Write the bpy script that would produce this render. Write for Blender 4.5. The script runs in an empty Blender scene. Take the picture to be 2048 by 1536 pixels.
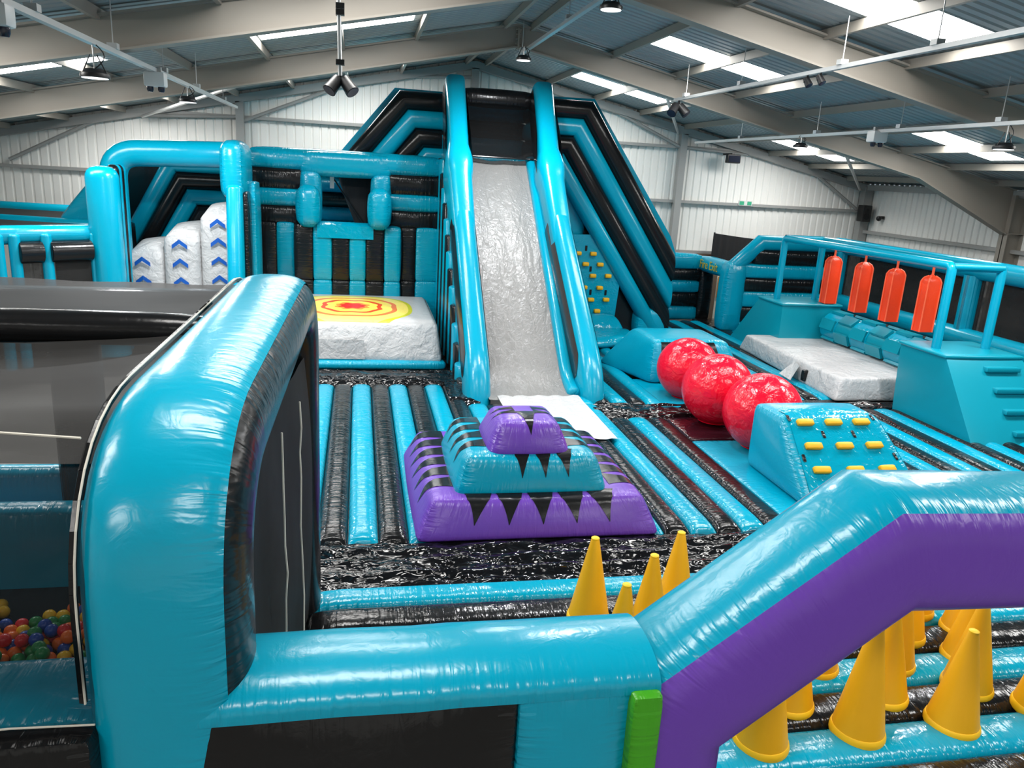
import bpy, math, random
from math import sin, cos, pi, sqrt, radians
from mathutils import Vector, Matrix, noise
random.seed(7)
S = bpy.context.scene
COL = S.collection
V3 = Vector

# ---------------------------------------------------------------- camera, world, exposure
FPX = 1550.0
LAT = V3((0.98085711, 0.00472914, 0.19467143))
DEP = V3((-0.18623448, -0.26926274, 0.94488851))
DNV = V3((-0.05688628, 0.96305514, 0.26322755))
CAMH = 4.2
cam = bpy.data.cameras.new('camera'); camo = bpy.data.objects.new('camera', cam); COL.objects.link(camo)
cam.sensor_fit = 'HORIZONTAL'; cam.sensor_width = 36.0; cam.lens = 36.0 * FPX / 2048.0
cam.clip_start = 0.05; cam.clip_end = 200
right = V3((LAT[0], DEP[0], -DNV[0])); down = V3((LAT[1], DEP[1], -DNV[1])); fwd = V3((LAT[2], DEP[2], -DNV[2]))
camo.matrix_world = Matrix(((right.x, -down.x, -fwd.x, 0), (right.y, -down.y, -fwd.y, 0), (right.z, -down.z, -fwd.z, CAMH), (0, 0, 0, 1)))
S.camera = camo
w = bpy.data.worlds.new('world'); S.world = w; w.use_nodes = True
w.node_tree.nodes['Background'].inputs[0].default_value = (0.75, 0.85, 1.0, 1)
w.node_tree.nodes['Background'].inputs[1].default_value = 1.0
S.view_settings.view_transform = 'Standard'; S.view_settings.look = 'None'
S.view_settings.exposure = 0.5; S.view_settings.gamma = 1.0; S.view_settings.use_curve_mapping = False
SKY_EMIT = 17.0
LED_W = 130.0

# ---------------------------------------------------------------- materials
def srgb(r, g, b):
    f = lambda c: (c / 255 / 12.92) if c / 255 <= .04045 else ((c / 255 + .055) / 1.055) ** 2.4
    return (f(r), f(g), f(b), 1)

def mat(name, col, rough=.5, metal=0, spec=.5, bumps=(), vary=0, coat=0, ridged=False, pucker=0):
    m = bpy.data.materials.new(name); m.use_nodes = True
    nt = m.node_tree; b = nt.nodes['Principled BSDF']
    b.inputs['Base Color'].default_value = col; b.inputs['Roughness'].default_value = rough
    b.inputs['Metallic'].default_value = metal; b.inputs['Specular IOR Level'].default_value = spec
    b.inputs['Coat Weight'].default_value = coat; b.inputs['Coat Roughness'].default_value = .08
    tc = nt.nodes.new('ShaderNodeTexCoord'); prev = None
    for (sc, strength, dist, detail, distort) in bumps:
        mp = nt.nodes.new('ShaderNodeMapping'); nz = nt.nodes.new('ShaderNodeTexNoise'); bp = nt.nodes.new('ShaderNodeBump')
        mp.inputs['Scale'].default_value = sc if hasattr(sc, '__len__') else (sc, sc, sc)
        nz.inputs['Scale'].default_value = 1; nz.inputs['Detail'].default_value = detail
        if ridged: nz.noise_type = 'RIDGED_MULTIFRACTAL'
        nz.inputs['Distortion'].default_value = distort
        bp.inputs['Strength'].default_value = strength; bp.inputs['Distance'].default_value = dist
        nt.links.new(tc.outputs['Object'], mp.inputs['Vector']); nt.links.new(mp.outputs[0], nz.inputs['Vector'])
        nt.links.new(nz.outputs[0], bp.inputs['Height'])
        if prev: nt.links.new(prev.outputs[0], bp.inputs['Normal'])
        prev = bp
    if pucker:
        uvn = nt.nodes.new('ShaderNodeUVMap'); uvn.uv_map = 'seam'; sx = nt.nodes.new('ShaderNodeSeparateXYZ'); nt.links.new(uvn.outputs[0], sx.inputs[0])
        cb_ = nt.nodes.new('ShaderNodeVectorMath'); cb_.operation = 'MULTIPLY'; cb_.inputs[1].default_value = (17, 2.2, 1); nt.links.new(uvn.outputs[0], cb_.inputs[0])
        nz = nt.nodes.new('ShaderNodeTexNoise'); nz.inputs['Scale'].default_value = 1; nz.inputs['Detail'].default_value = 2; nz.inputs['Distortion'].default_value = .6; nt.links.new(cb_.outputs[0], nz.inputs['Vector'])
        ml = nt.nodes.new('ShaderNodeMath'); ml.operation = 'MULTIPLY'; ml.inputs[1].default_value = -9; nt.links.new(sx.outputs[1], ml.inputs[0])
        ex = nt.nodes.new('ShaderNodeMath'); ex.operation = 'EXPONENT'; nt.links.new(ml.outputs[0], ex.inputs[0])
        m2 = nt.nodes.new('ShaderNodeMath'); m2.operation = 'MULTIPLY'; nt.links.new(nz.outputs[0], m2.inputs[0]); nt.links.new(ex.outputs[0], m2.inputs[1])
        bp = nt.nodes.new('ShaderNodeBump'); bp.inputs['Strength'].default_value = 1; bp.inputs['Distance'].default_value = pucker; nt.links.new(m2.outputs[0], bp.inputs['Height'])
        if prev: nt.links.new(prev.outputs[0], bp.inputs['Normal'])
        prev = bp
    if prev: nt.links.new(prev.outputs[0], b.inputs['Normal'])
    if vary:
        nz = nt.nodes.new('ShaderNodeTexNoise'); nz.inputs['Scale'].default_value = 1.7; nz.inputs['Detail'].default_value = 4
        hs = nt.nodes.new('ShaderNodeHueSaturation'); mr = nt.nodes.new('ShaderNodeMapRange')
        mr.inputs['To Min'].default_value = 1 - vary; mr.inputs['To Max'].default_value = 1 + vary
        hs.inputs['Color'].default_value = col
        nt.links.new(tc.outputs['Object'], nz.inputs['Vector']); nt.links.new(nz.outputs[0], mr.inputs[0])
        nt.links.new(mr.outputs[0], hs.inputs['Value']); nt.links.new(hs.outputs[0], b.inputs['Base Color'])
    return m

CY = srgb(0, 150, 180); BK = srgb(20, 20, 21); PU = srgb(103, 60, 170)
SOFT = ((1.8, .12, .05, 2, .3), (7, .08, .03, 3, 1.6))          # taut vinyl with faint puckers
CRINK = ((4.0, .22, .06, 2, 1.2), (13, .25, .03, 2, 1.0))        # loose crinkled sheet
M = {}
M['cyan'] = mat('cyan_vinyl', CY, .22, spec=.45, bumps=SOFT, vary=.05, pucker=.03)
M['black'] = mat('black_vinyl', BK, .22, spec=.36, bumps=SOFT, pucker=.03)
M['cyan_bed'] = mat('cyan_bed_vinyl', CY, .17, spec=.42, bumps=((2.0, .2, .05, 2, .6), (9, .12, .03, 3, 1.6)), vary=.05, pucker=.03)
M['black_bed'] = mat('black_bed_vinyl', BK, .16, spec=.34, bumps=((2.0, .2, .05, 2, .6), (9, .12, .03, 3, 1.6)), pucker=.03)
M['cyan_loose'] = mat('cyan_loose_sheet', CY, .14, bumps=CRINK, ridged=True)
M['black_loose'] = mat('black_loose_sheet', srgb(14, 14, 16), .11, bumps=(((3, 6, 4), .6, .08, 1, 1.0), ((7, 14, 10), .5, .04, 2, 1.0)), ridged=True)
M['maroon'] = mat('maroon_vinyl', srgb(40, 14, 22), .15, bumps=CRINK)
M['purple'] = mat('purple_vinyl', PU, .3, bumps=SOFT, vary=.04, pucker=.022)
M['green'] = mat('green_vinyl', srgb(62, 156, 18), .35, bumps=SOFT, pucker=.02)
M['yellow'] = mat('yellow_foam', srgb(238, 176, 8), .5, bumps=((14, .12, .01, 3, .5),), vary=.05)
M['yellow_hem'] = mat('yellow_hem', srgb(250, 196, 20), .5)
M['red'] = mat('red_vinyl', srgb(225, 10, 44), .2, bumps=((2.5, .5, .05, 3, 1.2), (7, .45, .03, 2, 1.4)), vary=.05)
M['white'] = mat('white_sheet', srgb(186, 186, 186), .4, bumps=((2.6, .6, .1, 3, .8), (8, .5, .04, 3, 1.2)))
M['slide'] = mat('white_slide_sheet', srgb(132, 131, 129), .33, bumps=(((3.5, 1.2, 1.2), .55, .09, 3, .8), (8, .5, .035, 3, 1.8)))
M['orange'] = mat('orange_vinyl', srgb(238, 66, 26), .35, bumps=((10, .3, .02, 3, 1.0),))
M['orange_edge'] = mat('orange_piping', srgb(250, 100, 62), .45)
M['blue'] = mat('blue_print', srgb(18, 82, 168), .35, bumps=((9, .2, .02, 3, 1.2),))
M['panel'] = mat('cyan_padded_board', srgb(6, 140, 160), .28, bumps=((1.5, .06, .04, 2, .2),), vary=.03)
M['steel'] = mat('painted_steel', srgb(146, 140, 131), .55, bumps=((30, .05, .01, 2, 0),), vary=.05)
M['steel_wall'] = mat('grey_wall_steel', srgb(160, 160, 158), .55, vary=.05)
M['clad'] = mat('white_cladding', srgb(243, 242, 238), .5, vary=.04)
M['roof'] = mat('galvanised_roof_sheet', srgb(150, 158, 160), .45, metal=.1, vary=.06)
M['galv'] = mat('galvanised_tube', srgb(190, 192, 192), .35, metal=.5)
M['conc'] = mat('concrete', srgb(120, 118, 114), .7, bumps=((6, .1, .01, 4, 0),), vary=.1)
M['plastic_black'] = mat('black_plastic', srgb(22, 22, 24), .4)
M['plastic_white'] = mat('white_plastic', srgb(222, 222, 220), .45)
M['rope'] = mat('white_cord', srgb(205, 200, 188), .8)
M['wood'] = mat('brown_timber', srgb(120, 100, 82), .7, bumps=(((2, 2, 30), .2, .01, 4, .5),), vary=.12)
M['gold'] = mat('gold_print', srgb(190, 178, 60), .5)
M['cream'] = mat('cream_board', srgb(238, 232, 214), .6)
M['amber'] = mat('amber_board', srgb(214, 150, 60), .6)
M['curtain'] = mat('black_cloth', srgb(24, 24, 26), .8, bumps=(((12, 12, 1), .3, .03, 2, .3),))
M['sign_green'] = mat('sign_green', srgb(60, 170, 130), .5)
M['lens'] = mat('lens_glass', srgb(40, 44, 60), .1)
for n, c in dict(red=(205, 38, 42), yellow=(225, 180, 30), green=(30, 130, 70), blue=(26, 72, 160), orange=(232, 108, 30)).items():
    M['ball_' + n] = mat('ball_plastic_' + n, srgb(*c), .35)

def emit(name, col, s):
    m = bpy.data.materials.new(name); m.use_nodes = True; nt = m.node_tree
    b = nt.nodes['Principled BSDF']; b.inputs['Base Color'].default_value = (.8, .8, .8, 1)
    b.inputs['Emission Color'].default_value = col; b.inputs['Emission Strength'].default_value = s
    return m
M['skylight'] = emit('daylit_skylight', (1, .985, .95, 1), SKY_EMIT)
M['led'] = emit('led_lens', (.95, .98, 1, 1), 1.2)

def netmat(name, col, alpha):
    m = bpy.data.materials.new(name); m.use_nodes = True; nt = m.node_tree
    out = nt.nodes['Material Output']; b = nt.nodes['Principled BSDF']
    b.inputs['Base Color'].default_value = col; b.inputs['Roughness'].default_value = .7; b.inputs['Specular IOR Level'].default_value = .15
    t = nt.nodes.new('ShaderNodeBsdfTransparent'); mx = nt.nodes.new('ShaderNodeMixShader')
    tc = nt.nodes.new('ShaderNodeTexCoord'); nz = nt.nodes.new('ShaderNodeTexNoise'); mp = nt.nodes.new('ShaderNodeMapping'); mr = nt.nodes.new('ShaderNodeMapRange')
    mp.inputs['Scale'].default_value = (1.2, 5, 5); nz.inputs['Detail'].default_value = 5; nz.inputs['Scale'].default_value = 1
    mr.inputs['To Min'].default_value = alpha - .1; mr.inputs['To Max'].default_value = min(1, alpha + .1)
    nt.links.new(tc.outputs['Object'], mp.inputs[0]); nt.links.new(mp.outputs[0], nz.inputs['Vector']); nt.links.new(nz.outputs[0], mr.inputs[0])
    nt.links.new(mr.outputs[0], mx.inputs[0]); nt.links.new(t.outputs[0], mx.inputs[1]); nt.links.new(b.outputs[0], mx.inputs[2]); nt.links.new(mx.outputs[0], out.inputs[0])
    return m
M['net'] = netmat('black_mesh_net', srgb(42, 41, 40), .88)
M['net_dark'] = netmat('black_dense_net', srgb(9, 10, 11), .8)
M['net_thin'] = netmat('black_thin_mesh_net', srgb(20, 22, 24), .5)

def target_material():
    m = mat('target_print', srgb(186, 186, 186), .4, bumps=((2.2, .35, .08, 3, .8), (8, .3, .03, 3, 1.2)))
    nt = m.node_tree; b = nt.nodes['Principled BSDF']
    tc = nt.nodes.new('ShaderNodeTexCoord'); sp = nt.nodes.new('ShaderNodeSeparateXYZ'); nt.links.new(tc.outputs['Object'], sp.inputs[0])
    def mth(op, a, c=None):
        n = nt.nodes.new('ShaderNodeMath'); n.operation = op
        for i, x in enumerate((a, c)):
            if x is None: continue
            if isinstance(x, (int, float)): n.inputs[i].default_value = x
            else: nt.links.new(x, n.inputs[i])
        return n.outputs[0]
    # printed target centred on the bag's own origin
    x = mth('ABSOLUTE', mth('MULTIPLY', sp.outputs[0], 1 / 1.36)); y = mth('ABSOLUTE', mth('MULTIPLY', sp.outputs[1], 1 / 1.5))
    r = mth('POWER', mth('ADD', mth('POWER', x, 2.6), mth('POWER', y, 2.6)), 1 / 2.6)
    nz = nt.nodes.new('ShaderNodeTexNoise'); nz.inputs['Scale'].default_value = 2.2; nt.links.new(tc.outputs['Object'], nz.inputs['Vector'])
    lob = mth('MULTIPLY', mth('COSINE', mth('MULTIPLY', mth('ARCTAN2', sp.outputs[1], sp.outputs[0]), 8)), .03)
    inner = mth('SUBTRACT', 1, r)
    r = mth('ADD', r, mth('MULTIPLY', mth('ADD', lob, mth('MULTIPLY', mth('SUBTRACT', nz.outputs[0], .5), .12)), mth('MAXIMUM', inner, 0)))
    cr = nt.nodes.new('ShaderNodeValToRGB'); cr.color_ramp.interpolation = 'CONSTANT'
    e = cr.color_ramp.elements; stops = [(0, (222, 40, 28)), (.2, (240, 150, 60)), (.27, (246, 226, 90)), (.42, (226, 76, 36)), (.5, (248, 222, 96)), (.66, (236, 120, 56)), (.74, (248, 226, 110)), (.93, (196, 196, 40)), (1.0, (186, 186, 186))]
    e[0].position = 0; e[0].color = srgb(*stops[0][1]); e[1].position = stops[1][0]; e[1].color = srgb(*stops[1][1])
    for p, c in stops[2:]:
        q = e.new(min(p, .999)); q.color = srgb(*c)
    nt.links.new(r, cr.inputs[0]); nt.links.new(cr.outputs[0], b.inputs['Base Color'])
    return m
M['target'] = target_material()

# ---------------------------------------------------------------- object helpers
def tag(o, label=None, cat=None, group=None, kind=None):
    if label: o['label'] = label
    if cat: o['category'] = cat
    if group: o['group'] = group
    if kind: o['kind'] = kind
    return o

def thing(name, label, cat, loc=(0, 0, 0), group=None):
    o = bpy.data.objects.new(name, None); COL.objects.link(o); o.location = loc; o.empty_display_size = .1
    return tag(o, label, cat, group)

def wpos(o):
    p = V3((0, 0, 0))
    while o: p += o.location; o = o.parent
    return p

class MB:
    def __init__(s): s.v = []; s.f = []; s.uv = []
    def add(s, vs, fs, uv=None):
        k = len(s.v); s.v += [tuple(v) for v in vs]; s.f += [tuple(i + k for i in f) for f in fs]
        s.uv += list(uv) if uv else [(0., 9.)] * len(vs); return s
    def box(s, x0, x1, y0, y1, z0, z1):
        return s.add([(x0, y0, z0), (x1, y0, z0), (x1, y1, z0), (x0, y1, z0), (x0, y0, z1), (x1, y0, z1), (x1, y1, z1), (x0, y1, z1)],
                     [(0, 3, 2, 1), (4, 5, 6, 7), (0, 1, 5, 4), (1, 2, 6, 5), (2, 3, 7, 6), (3, 0, 4, 7)])
    def hexbox(s, c):
        return s.add(c, [(0, 3, 2, 1), (4, 5, 6, 7), (0, 1, 5, 4), (1, 2, 6, 5), (2, 3, 7, 6), (3, 0, 4, 7)])
    def rod(s, a, b, r, n=8, r2=None):
        a, b = V3(a), V3(b); t = (b - a).normalized(); u = t.orthogonal().normalized(); w_ = t.cross(u); r2 = r if r2 is None else r2
        vs = [a + (u * cos(2 * pi * i / n) + w_ * sin(2 * pi * i / n)) * r for i in range(n)] + [b + (u * cos(2 * pi * i / n) + w_ * sin(2 * pi * i / n)) * r2 for i in range(n)]
        return s.add(vs, [(i, (i + 1) % n, n + (i + 1) % n, n + i) for i in range(n)] + [tuple(range(n - 1, -1, -1)), tuple(range(n, 2 * n))])
    def lathe(s, prof, n=24, c=(0, 0, 0)):
        vs = []; fs = []
        for r, z in prof:
            for i in range(n): vs.append((c[0] + r * cos(2 * pi * i / n), c[1] + r * sin(2 * pi * i / n), c[2] + z))
        for j in range(len(prof) - 1):
            for i in range(n): fs.append((j * n + i, j * n + (i + 1) % n, (j + 1) * n + (i + 1) % n, (j + 1) * n + i))
        return s.add(vs, fs + [tuple(range(n - 1, -1, -1)), tuple(range((len(prof) - 1) * n, len(prof) * n))])
    def build(s, name, m, parent=None, smooth=True, label=None, weld=True, angle=42):
        base = wpos(parent) if parent else V3((0, 0, 0))
        vs, fs = s.v, s.f; cu = [[s.uv[i] for i in f] for f in fs]
        if weld:
            key = {}; idx = []; nv = []
            for v in vs:
                k = (round(v[0], 4), round(v[1], 4), round(v[2], 4))
                if k not in key: key[k] = len(nv); nv.append(v)
                idx.append(key[k])
            nf = []; cu = []
            for f in fs:
                g = []; h = []
                for i in f:
                    j = idx[i]
                    if j not in g: g.append(j); h.append(s.uv[i])
                if len(g) > 2: nf.append(tuple(g)); cu.append(h)
            vs, fs = nv, nf
        me = bpy.data.meshes.new(name); me.from_pydata([(v[0] - base.x, v[1] - base.y, v[2] - base.z) for v in vs], [], fs)
        me.update(); ul = me.uv_layers.new(name='seam')
        if len(ul.data) == sum(len(h) for h in cu): ul.data.foreach_set('uv', [c for h in cu for p in h for c in p])
        me.validate(); me.update()
        if smooth: me.shade_smooth(); me.set_sharp_from_angle(angle=radians(angle))
        me.materials.append(M[m] if isinstance(m, str) else m)
        o = bpy.data.objects.new(name, me); COL.objects.link(o); o.parent = parent
        if label: o['label'] = label
        return o

def copy_tree(o, loc, label=None, rot=None, scale=None, parent=None):
    c = o.copy(); COL.objects.link(c); c.parent = parent
    if parent is None:
        c.location = loc
        if rot: c.rotation_euler = rot
        if scale: c.scale = scale
        if label: c['label'] = label
    for ch in list(o.children): copy_tree(ch, None, parent=c)
    return c

def superell(w, h, p=3., n=28, a0=0., a1=360.):
    pts = []; full = abs(a1 - a0) >= 360
    for i in range(n if full else n + 1):
        a = radians(a0 + (a1 - a0) * i / n); ca, sa = cos(a), sin(a)
        pts.append((math.copysign(abs(ca) ** (2 / p), ca) * w / 2, math.copysign(abs(sa) ** (2 / p), sa) * h / 2))
    return pts

def nodes3(pts, N, cut0=None, cut1=None):
    pts = [V3(p) for p in pts]; N = V3(N).normalized(); out = []
    T = [(pts[i + 1] - pts[i]).normalized() for i in range(len(pts) - 1)]
    nn = [t.cross(N).normalized() for t in T]
    for i, p in enumerate(pts):
        if i == 0:
            n0 = nn[0]; U = n0 if cut0 is None else V3(cut0) / (V3(cut0).dot(n0))
        elif i == len(pts) - 1:
            n0 = nn[-1]; U = n0 if cut1 is None else V3(cut1) / (V3(cut1).dot(n0))
        else:
            m_ = nn[i - 1] + nn[i]; U = m_ / m_.dot(nn[i - 1])
        out.append((p, U, N))
    return out

def sweep(mb, nodes, prof, closed=True, cap0=None, cap1=None, scales=None):
    n = len(prof); rings = []
    for k, (c, U, W) in enumerate(nodes):
        s = scales[k] if scales else 1
        rings.append([c + U * (u * s) + W * (v * s) for u, v in prof])
    def caps(k, k2, cap):
        c, U, W = nodes[k]; T = (nodes[k][0] - nodes[k2][0]).normalized(); s0 = scales[k] if scales else 1; rr = []
        for j in range(1, 6):
            a = pi / 2 * j / 5; s = max(cos(a), .02) ** .7 * s0
            rr.append([c + T * (cap * sin(a)) + U * (u * s) + W * (v * s) for u, v in prof])
        return rr
    if cap0: rings = caps(0, 1, cap0)[::-1] + rings
    if cap1: rings = rings + caps(len(nodes) - 1, len(nodes) - 2, cap1)
    vs = [p for r in rings for p in r]; fs = []; m_ = n if closed else n - 1
    ax = [0.]
    for j in range(1, len(rings)): ax.append(ax[-1] + (sum((rings[j][i] - rings[j - 1][i]).length for i in range(n)) / n))
    pl = [0.]
    for i in range(1, n): pl.append(pl[-1] + math.hypot(prof[i][0] - prof[i - 1][0], prof[i][1] - prof[i - 1][1]))
    if closed: uvs = [(pl[i] + 3.3 * j0, min(ax[j], ax[-1] - ax[j])) for j in range(len(rings)) for j0 in (0,) for i in range(n)]
    else: uvs = [(ax[j], min(pl[i], pl[-1] - pl[i])) for j in range(len(rings)) for i in range(n)]
    for j in range(len(rings) - 1):
        for i in range(m_): fs.append((j * n + i, j * n + (i + 1) % n, (j + 1) * n + (i + 1) % n, (j + 1) * n + i))
    if closed:
        if cap0 is not None: fs.append(tuple(range(n - 1, -1, -1)))
        if cap1 is not None: fs.append(tuple(range((len(rings) - 1) * n, len(rings) * n)))
    return mb.add(vs, fs, uvs)

def fillet(pts, rad, k=6):
    pts = [V3(p) for p in pts]; out = [pts[0]]
    for i in range(1, len(pts) - 1):
        a, b, c = pts[i - 1], pts[i], pts[i + 1]; r = rad[i - 1] if hasattr(rad, '__len__') else rad
        if not r: out.append(b); continue
        p0 = b + (a - b).normalized() * r; p1 = b + (c - b).normalized() * r
        for j in range(k + 1):
            t = j / k; out.append(p0 * (1 - t) ** 2 + b * (2 * t * (1 - t)) + p1 * t * t)
    return out + [pts[-1]]

def hexmap(c, r=.08, b=.05):
    c = [V3(p) for p in c]
    ex = ((c[1] - c[0]).length + (c[2] - c[3]).length + (c[5] - c[4]).length + (c[6] - c[7]).length) / 8
    ey = ((c[3] - c[0]).length + (c[2] - c[1]).length + (c[7] - c[4]).length + (c[6] - c[5]).length) / 8
    ez = sum((c[i + 4] - c[i]).length for i in range(4)) / 8
    h = (ex, ey, ez); r = min(r, *[x * .98 for x in h])
    bb = b if hasattr(b, '__len__') else (b,) * 6
    def f(p, off=0.):
        q = [p[i] * h[i] for i in range(3)]; inn = [max(-(h[i] - r), min(h[i] - r, q[i])) for i in range(3)]
        d = V3([q[i] - inn[i] for i in range(3)]); d.normalize()
        o = [inn[i] + d[i] * (r + off) for i in range(3)]
        for ax in range(3):
            for sg in (0, 1):
                s = -1 if sg == 0 else 1
                if abs(p[ax] - s) < 1e-6:
                    a2, a3 = [k for k in range(3) if k != ax]
                    o[ax] += s * bb[ax * 2 + sg] * (1 - p[a2] ** 2) * (1 - p[a3] ** 2)
        u, v, w_ = [(o[i] / h[i] + 1) / 2 for i in range(3)]
        lo = (c[0] * (1 - u) + c[1] * u) * (1 - v) + (c[3] * (1 - u) + c[2] * u) * v
        hi = (c[4] * (1 - u) + c[5] * u) * (1 - v) + (c[7] * (1 - u) + c[6] * u) * v
        return lo * (1 - w_) + hi * w_
    return f

def hexa(mb, c, r=.08, b=.05, n=8, skip=()):
    cc_ = [V3(q) for q in c]; ext = ((cc_[1] - cc_[0]).length / 2, (cc_[3] - cc_[0]).length / 2, (cc_[4] - cc_[0]).length / 2)
    f = hexmap(c, r, b); g = [sin(pi / 2 * (2 * i / n - 1)) for i in range(n + 1)]
    for ax in range(3):
        a2, a3 = [(1, 2), (2, 0), (0, 1)][ax]
        for sg in (-1, 1):
            if (ax, sg) in skip: continue
            e2, e3 = ext[a2], ext[a3]; P = []
            for i in range(n + 1):
                row = []
                for j in range(n + 1):
                    p = [0, 0, 0]; p[ax] = sg; p[a2] = g[i]; p[a3] = g[j]; row.append(f(p))
                P.append(row)
            vs = []; uvs = []; fs = []
            for i in range(n):
                for j in range(n):
                    ci, cj = (g[i] + g[i + 1]) / 2, (g[j] + g[j + 1]) / 2; near2 = (1 - abs(ci)) * e2 < (1 - abs(cj)) * e3
                    q = ((i, j), (i + 1, j), (i + 1, j + 1), (i, j + 1)); q = q if sg > 0 else q[::-1]; k0 = len(vs)
                    for a_, b_ in q:
                        vs.append(P[a_][b_]); uvs.append((g[b_] * e3 + 5 * ax, (1 - abs(g[a_])) * e2) if near2 else (g[a_] * e2 + 5 * ax + 2.2, (1 - abs(g[b_])) * e3))
                    fs.append((k0, k0 + 1, k0 + 2, k0 + 3))
            mb.add(vs, fs, uvs)
    return mb

def bx(x0, x1, y0, y1, z0, z1):
    return [(x0, y0, z0), (x1, y0, z0), (x1, y1, z0), (x0, y1, z0), (x0, y0, z1), (x1, y0, z1), (x1, y1, z1), (x0, y1, z1)]
def pillow(name, m, parent, x0, x1, y0, y1, z0, z1, r=.1, b=.05, n=8, label=None):
    return hexa(MB(), bx(x0, x1, y0, y1, z0, z1), r, b, n).build(name, m, parent, label=label)
def tube(name, m, parent, pts, N, w, h=None, p=2.2, cap0=None, cap1=None, cut0=None, cut1=None, n=24, label=None, arcs=None):
    nd = nodes3(pts, N, cut0, cut1)
    return sweep(MB(), nd, superell(w, h or w, p, n), True, cap0, cap1).build(name, m, parent, label=label)

# ================================================================ THE HALL
RX, RZ, RS = 3.42, 7.45, .21
WL, WR, YB, YF = -10.6, 17.4, 25.0, -7.5
GZ = -.45
rz = lambda x: RZ - RS * abs(x - RX)
fl = MB().box(WL, WR, YF, YB, GZ - .1, GZ).build('floor', 'conc', None, smooth=False); tag(fl, kind='structure')

def clad_sheet(name, parent, x0, x1, place, topfn, z0, m='clad', pitch=.25):
    """one trapezoidal steel sheet; place(s, z, d) -> world point"""
    k = max(1, round((x1 - x0) / pitch)); p = (x1 - x0) / k; xs = []
    for i in range(k):
        a = x0 + i * p; xs += [(a, 0), (a + p * .66, 0), (a + p * .76, .035), (a + p * .9, .035)]
    xs.append((x1, 0)); vs = []; fs = []
    for s, d in xs: vs += [place(s, z0, d), place(s, topfn(s), d)]
    for i in range(len(xs) - 1): fs.append((2 * i, 2 * i + 2, 2 * i + 3, 2 * i + 1))
    return MB().add(vs, fs).build(name, m, parent, smooth=False)

def wall(name, kindname, a0, a1, place, topfn):
    o = bpy.data.objects.new(name, None); COL.objects.link(o); tag(o, kind='structure')
    n = round((a1 - a0) / 1.0); st = (a1 - a0) / n
    for i in range(n): clad_sheet('cladding_sheet', o, a0 + i * st, a0 + (i + 1) * st, place, lambda q: topfn(q) + .05, GZ)
    return o
wb = wall('wall_back', '', WL, WR, lambda s, z, d: (s, YB + d, z), rz)
wr = wall('wall_right', '', YF, YB, lambda s, z, d: (WR + d, s, z), lambda s: rz(WR))
wl = wall('wall_left', '', YF, YB, lambda s, z, d: (WL - d, s, z), lambda s: rz(WL))
wf = wall('wall_front', '', WL, WR, lambda s, z, d: (s, YF - d, z), rz)

# wall steelwork (back)
for x in (-3.4, 3.42, 10.3): MB().box(x - .11, x + .11, YB - .3, YB - .05, GZ, rz(x) - .3).build('gable_column', 'steel_wall', wb, smooth=False)
MB().box(WR - .35, WR - .05, YB - .35, YB - .05, GZ, rz(WR) - .1).build('gable_column', 'steel_wall', wb, smooth=False)
for z, xa, xb in ((3.58, WL, WR), (5.3, -7.2, 14), (1.95, WL, WR)):
    MB().box(xa, xb, YB - .17, YB - .04, z - .045, z + .045).build('girt_rail', 'steel_wall', wb, smooth=False)
for sgn in (-1, 1):
    xe = WL if sgn < 0 else WR
    MB().hexbox([(RX, YB - .3, rz(RX) - .32), (xe, YB - .3, rz(xe) - .32), (xe, YB - .02, rz(xe) - .32), (RX, YB - .02, rz(RX) - .32),
                 (RX, YB - .3, rz(RX) - .1), (xe, YB - .3, rz(xe) - .1), (xe, YB - .02, rz(xe) - .1), (RX, YB - .02, rz(RX) - .1)]).build('gable_rafter', 'steel_wall', wb, smooth=False)
for a, b in (((-3.3, 5.2), (-.9, 6.2)), ((-3.5, 5.3), (-6.2, 5.15)), ((-9.6, 3.75), (-7.3, 4.95)), ((10.2, 5.3), (7.9, 6.25)), ((16.9, 3.65), (14.9, 4.9)), ((3.5, 6.9), (1.1, 6.75)), ((10.4, 5.3), (12.6, 5.2))):
    MB().rod((a[0], YB - .2, a[1]), (b[0], YB - .2, b[1]), .05, 6).build('brace', 'steel_wall', wb, smooth=False)
MB().box(9.6, 11.9, YB - .28, YB - .05, 1.72, 1.9).build('timber_sill', 'wood', wb, smooth=False)
# wall steelwork (right)
for z in (2.9, 1.5):
    MB().box(WR - .2, WR - .04, YF, YB, z - .05, z + .05).build('girt_rail', 'steel_wall', wr, smooth=False)
MB().box(WR - .3, WR - .04, YF, YB, rz(WR) - .22, rz(WR) - .04).build('eaves_beam', 'steel_wall', wr, smooth=False)
MB().box(WL + .04, WL + .3, YF, YB, rz(WL) - .22, rz(WL) - .04).build('eaves_beam', 'steel_wall', wl, smooth=False)

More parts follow.
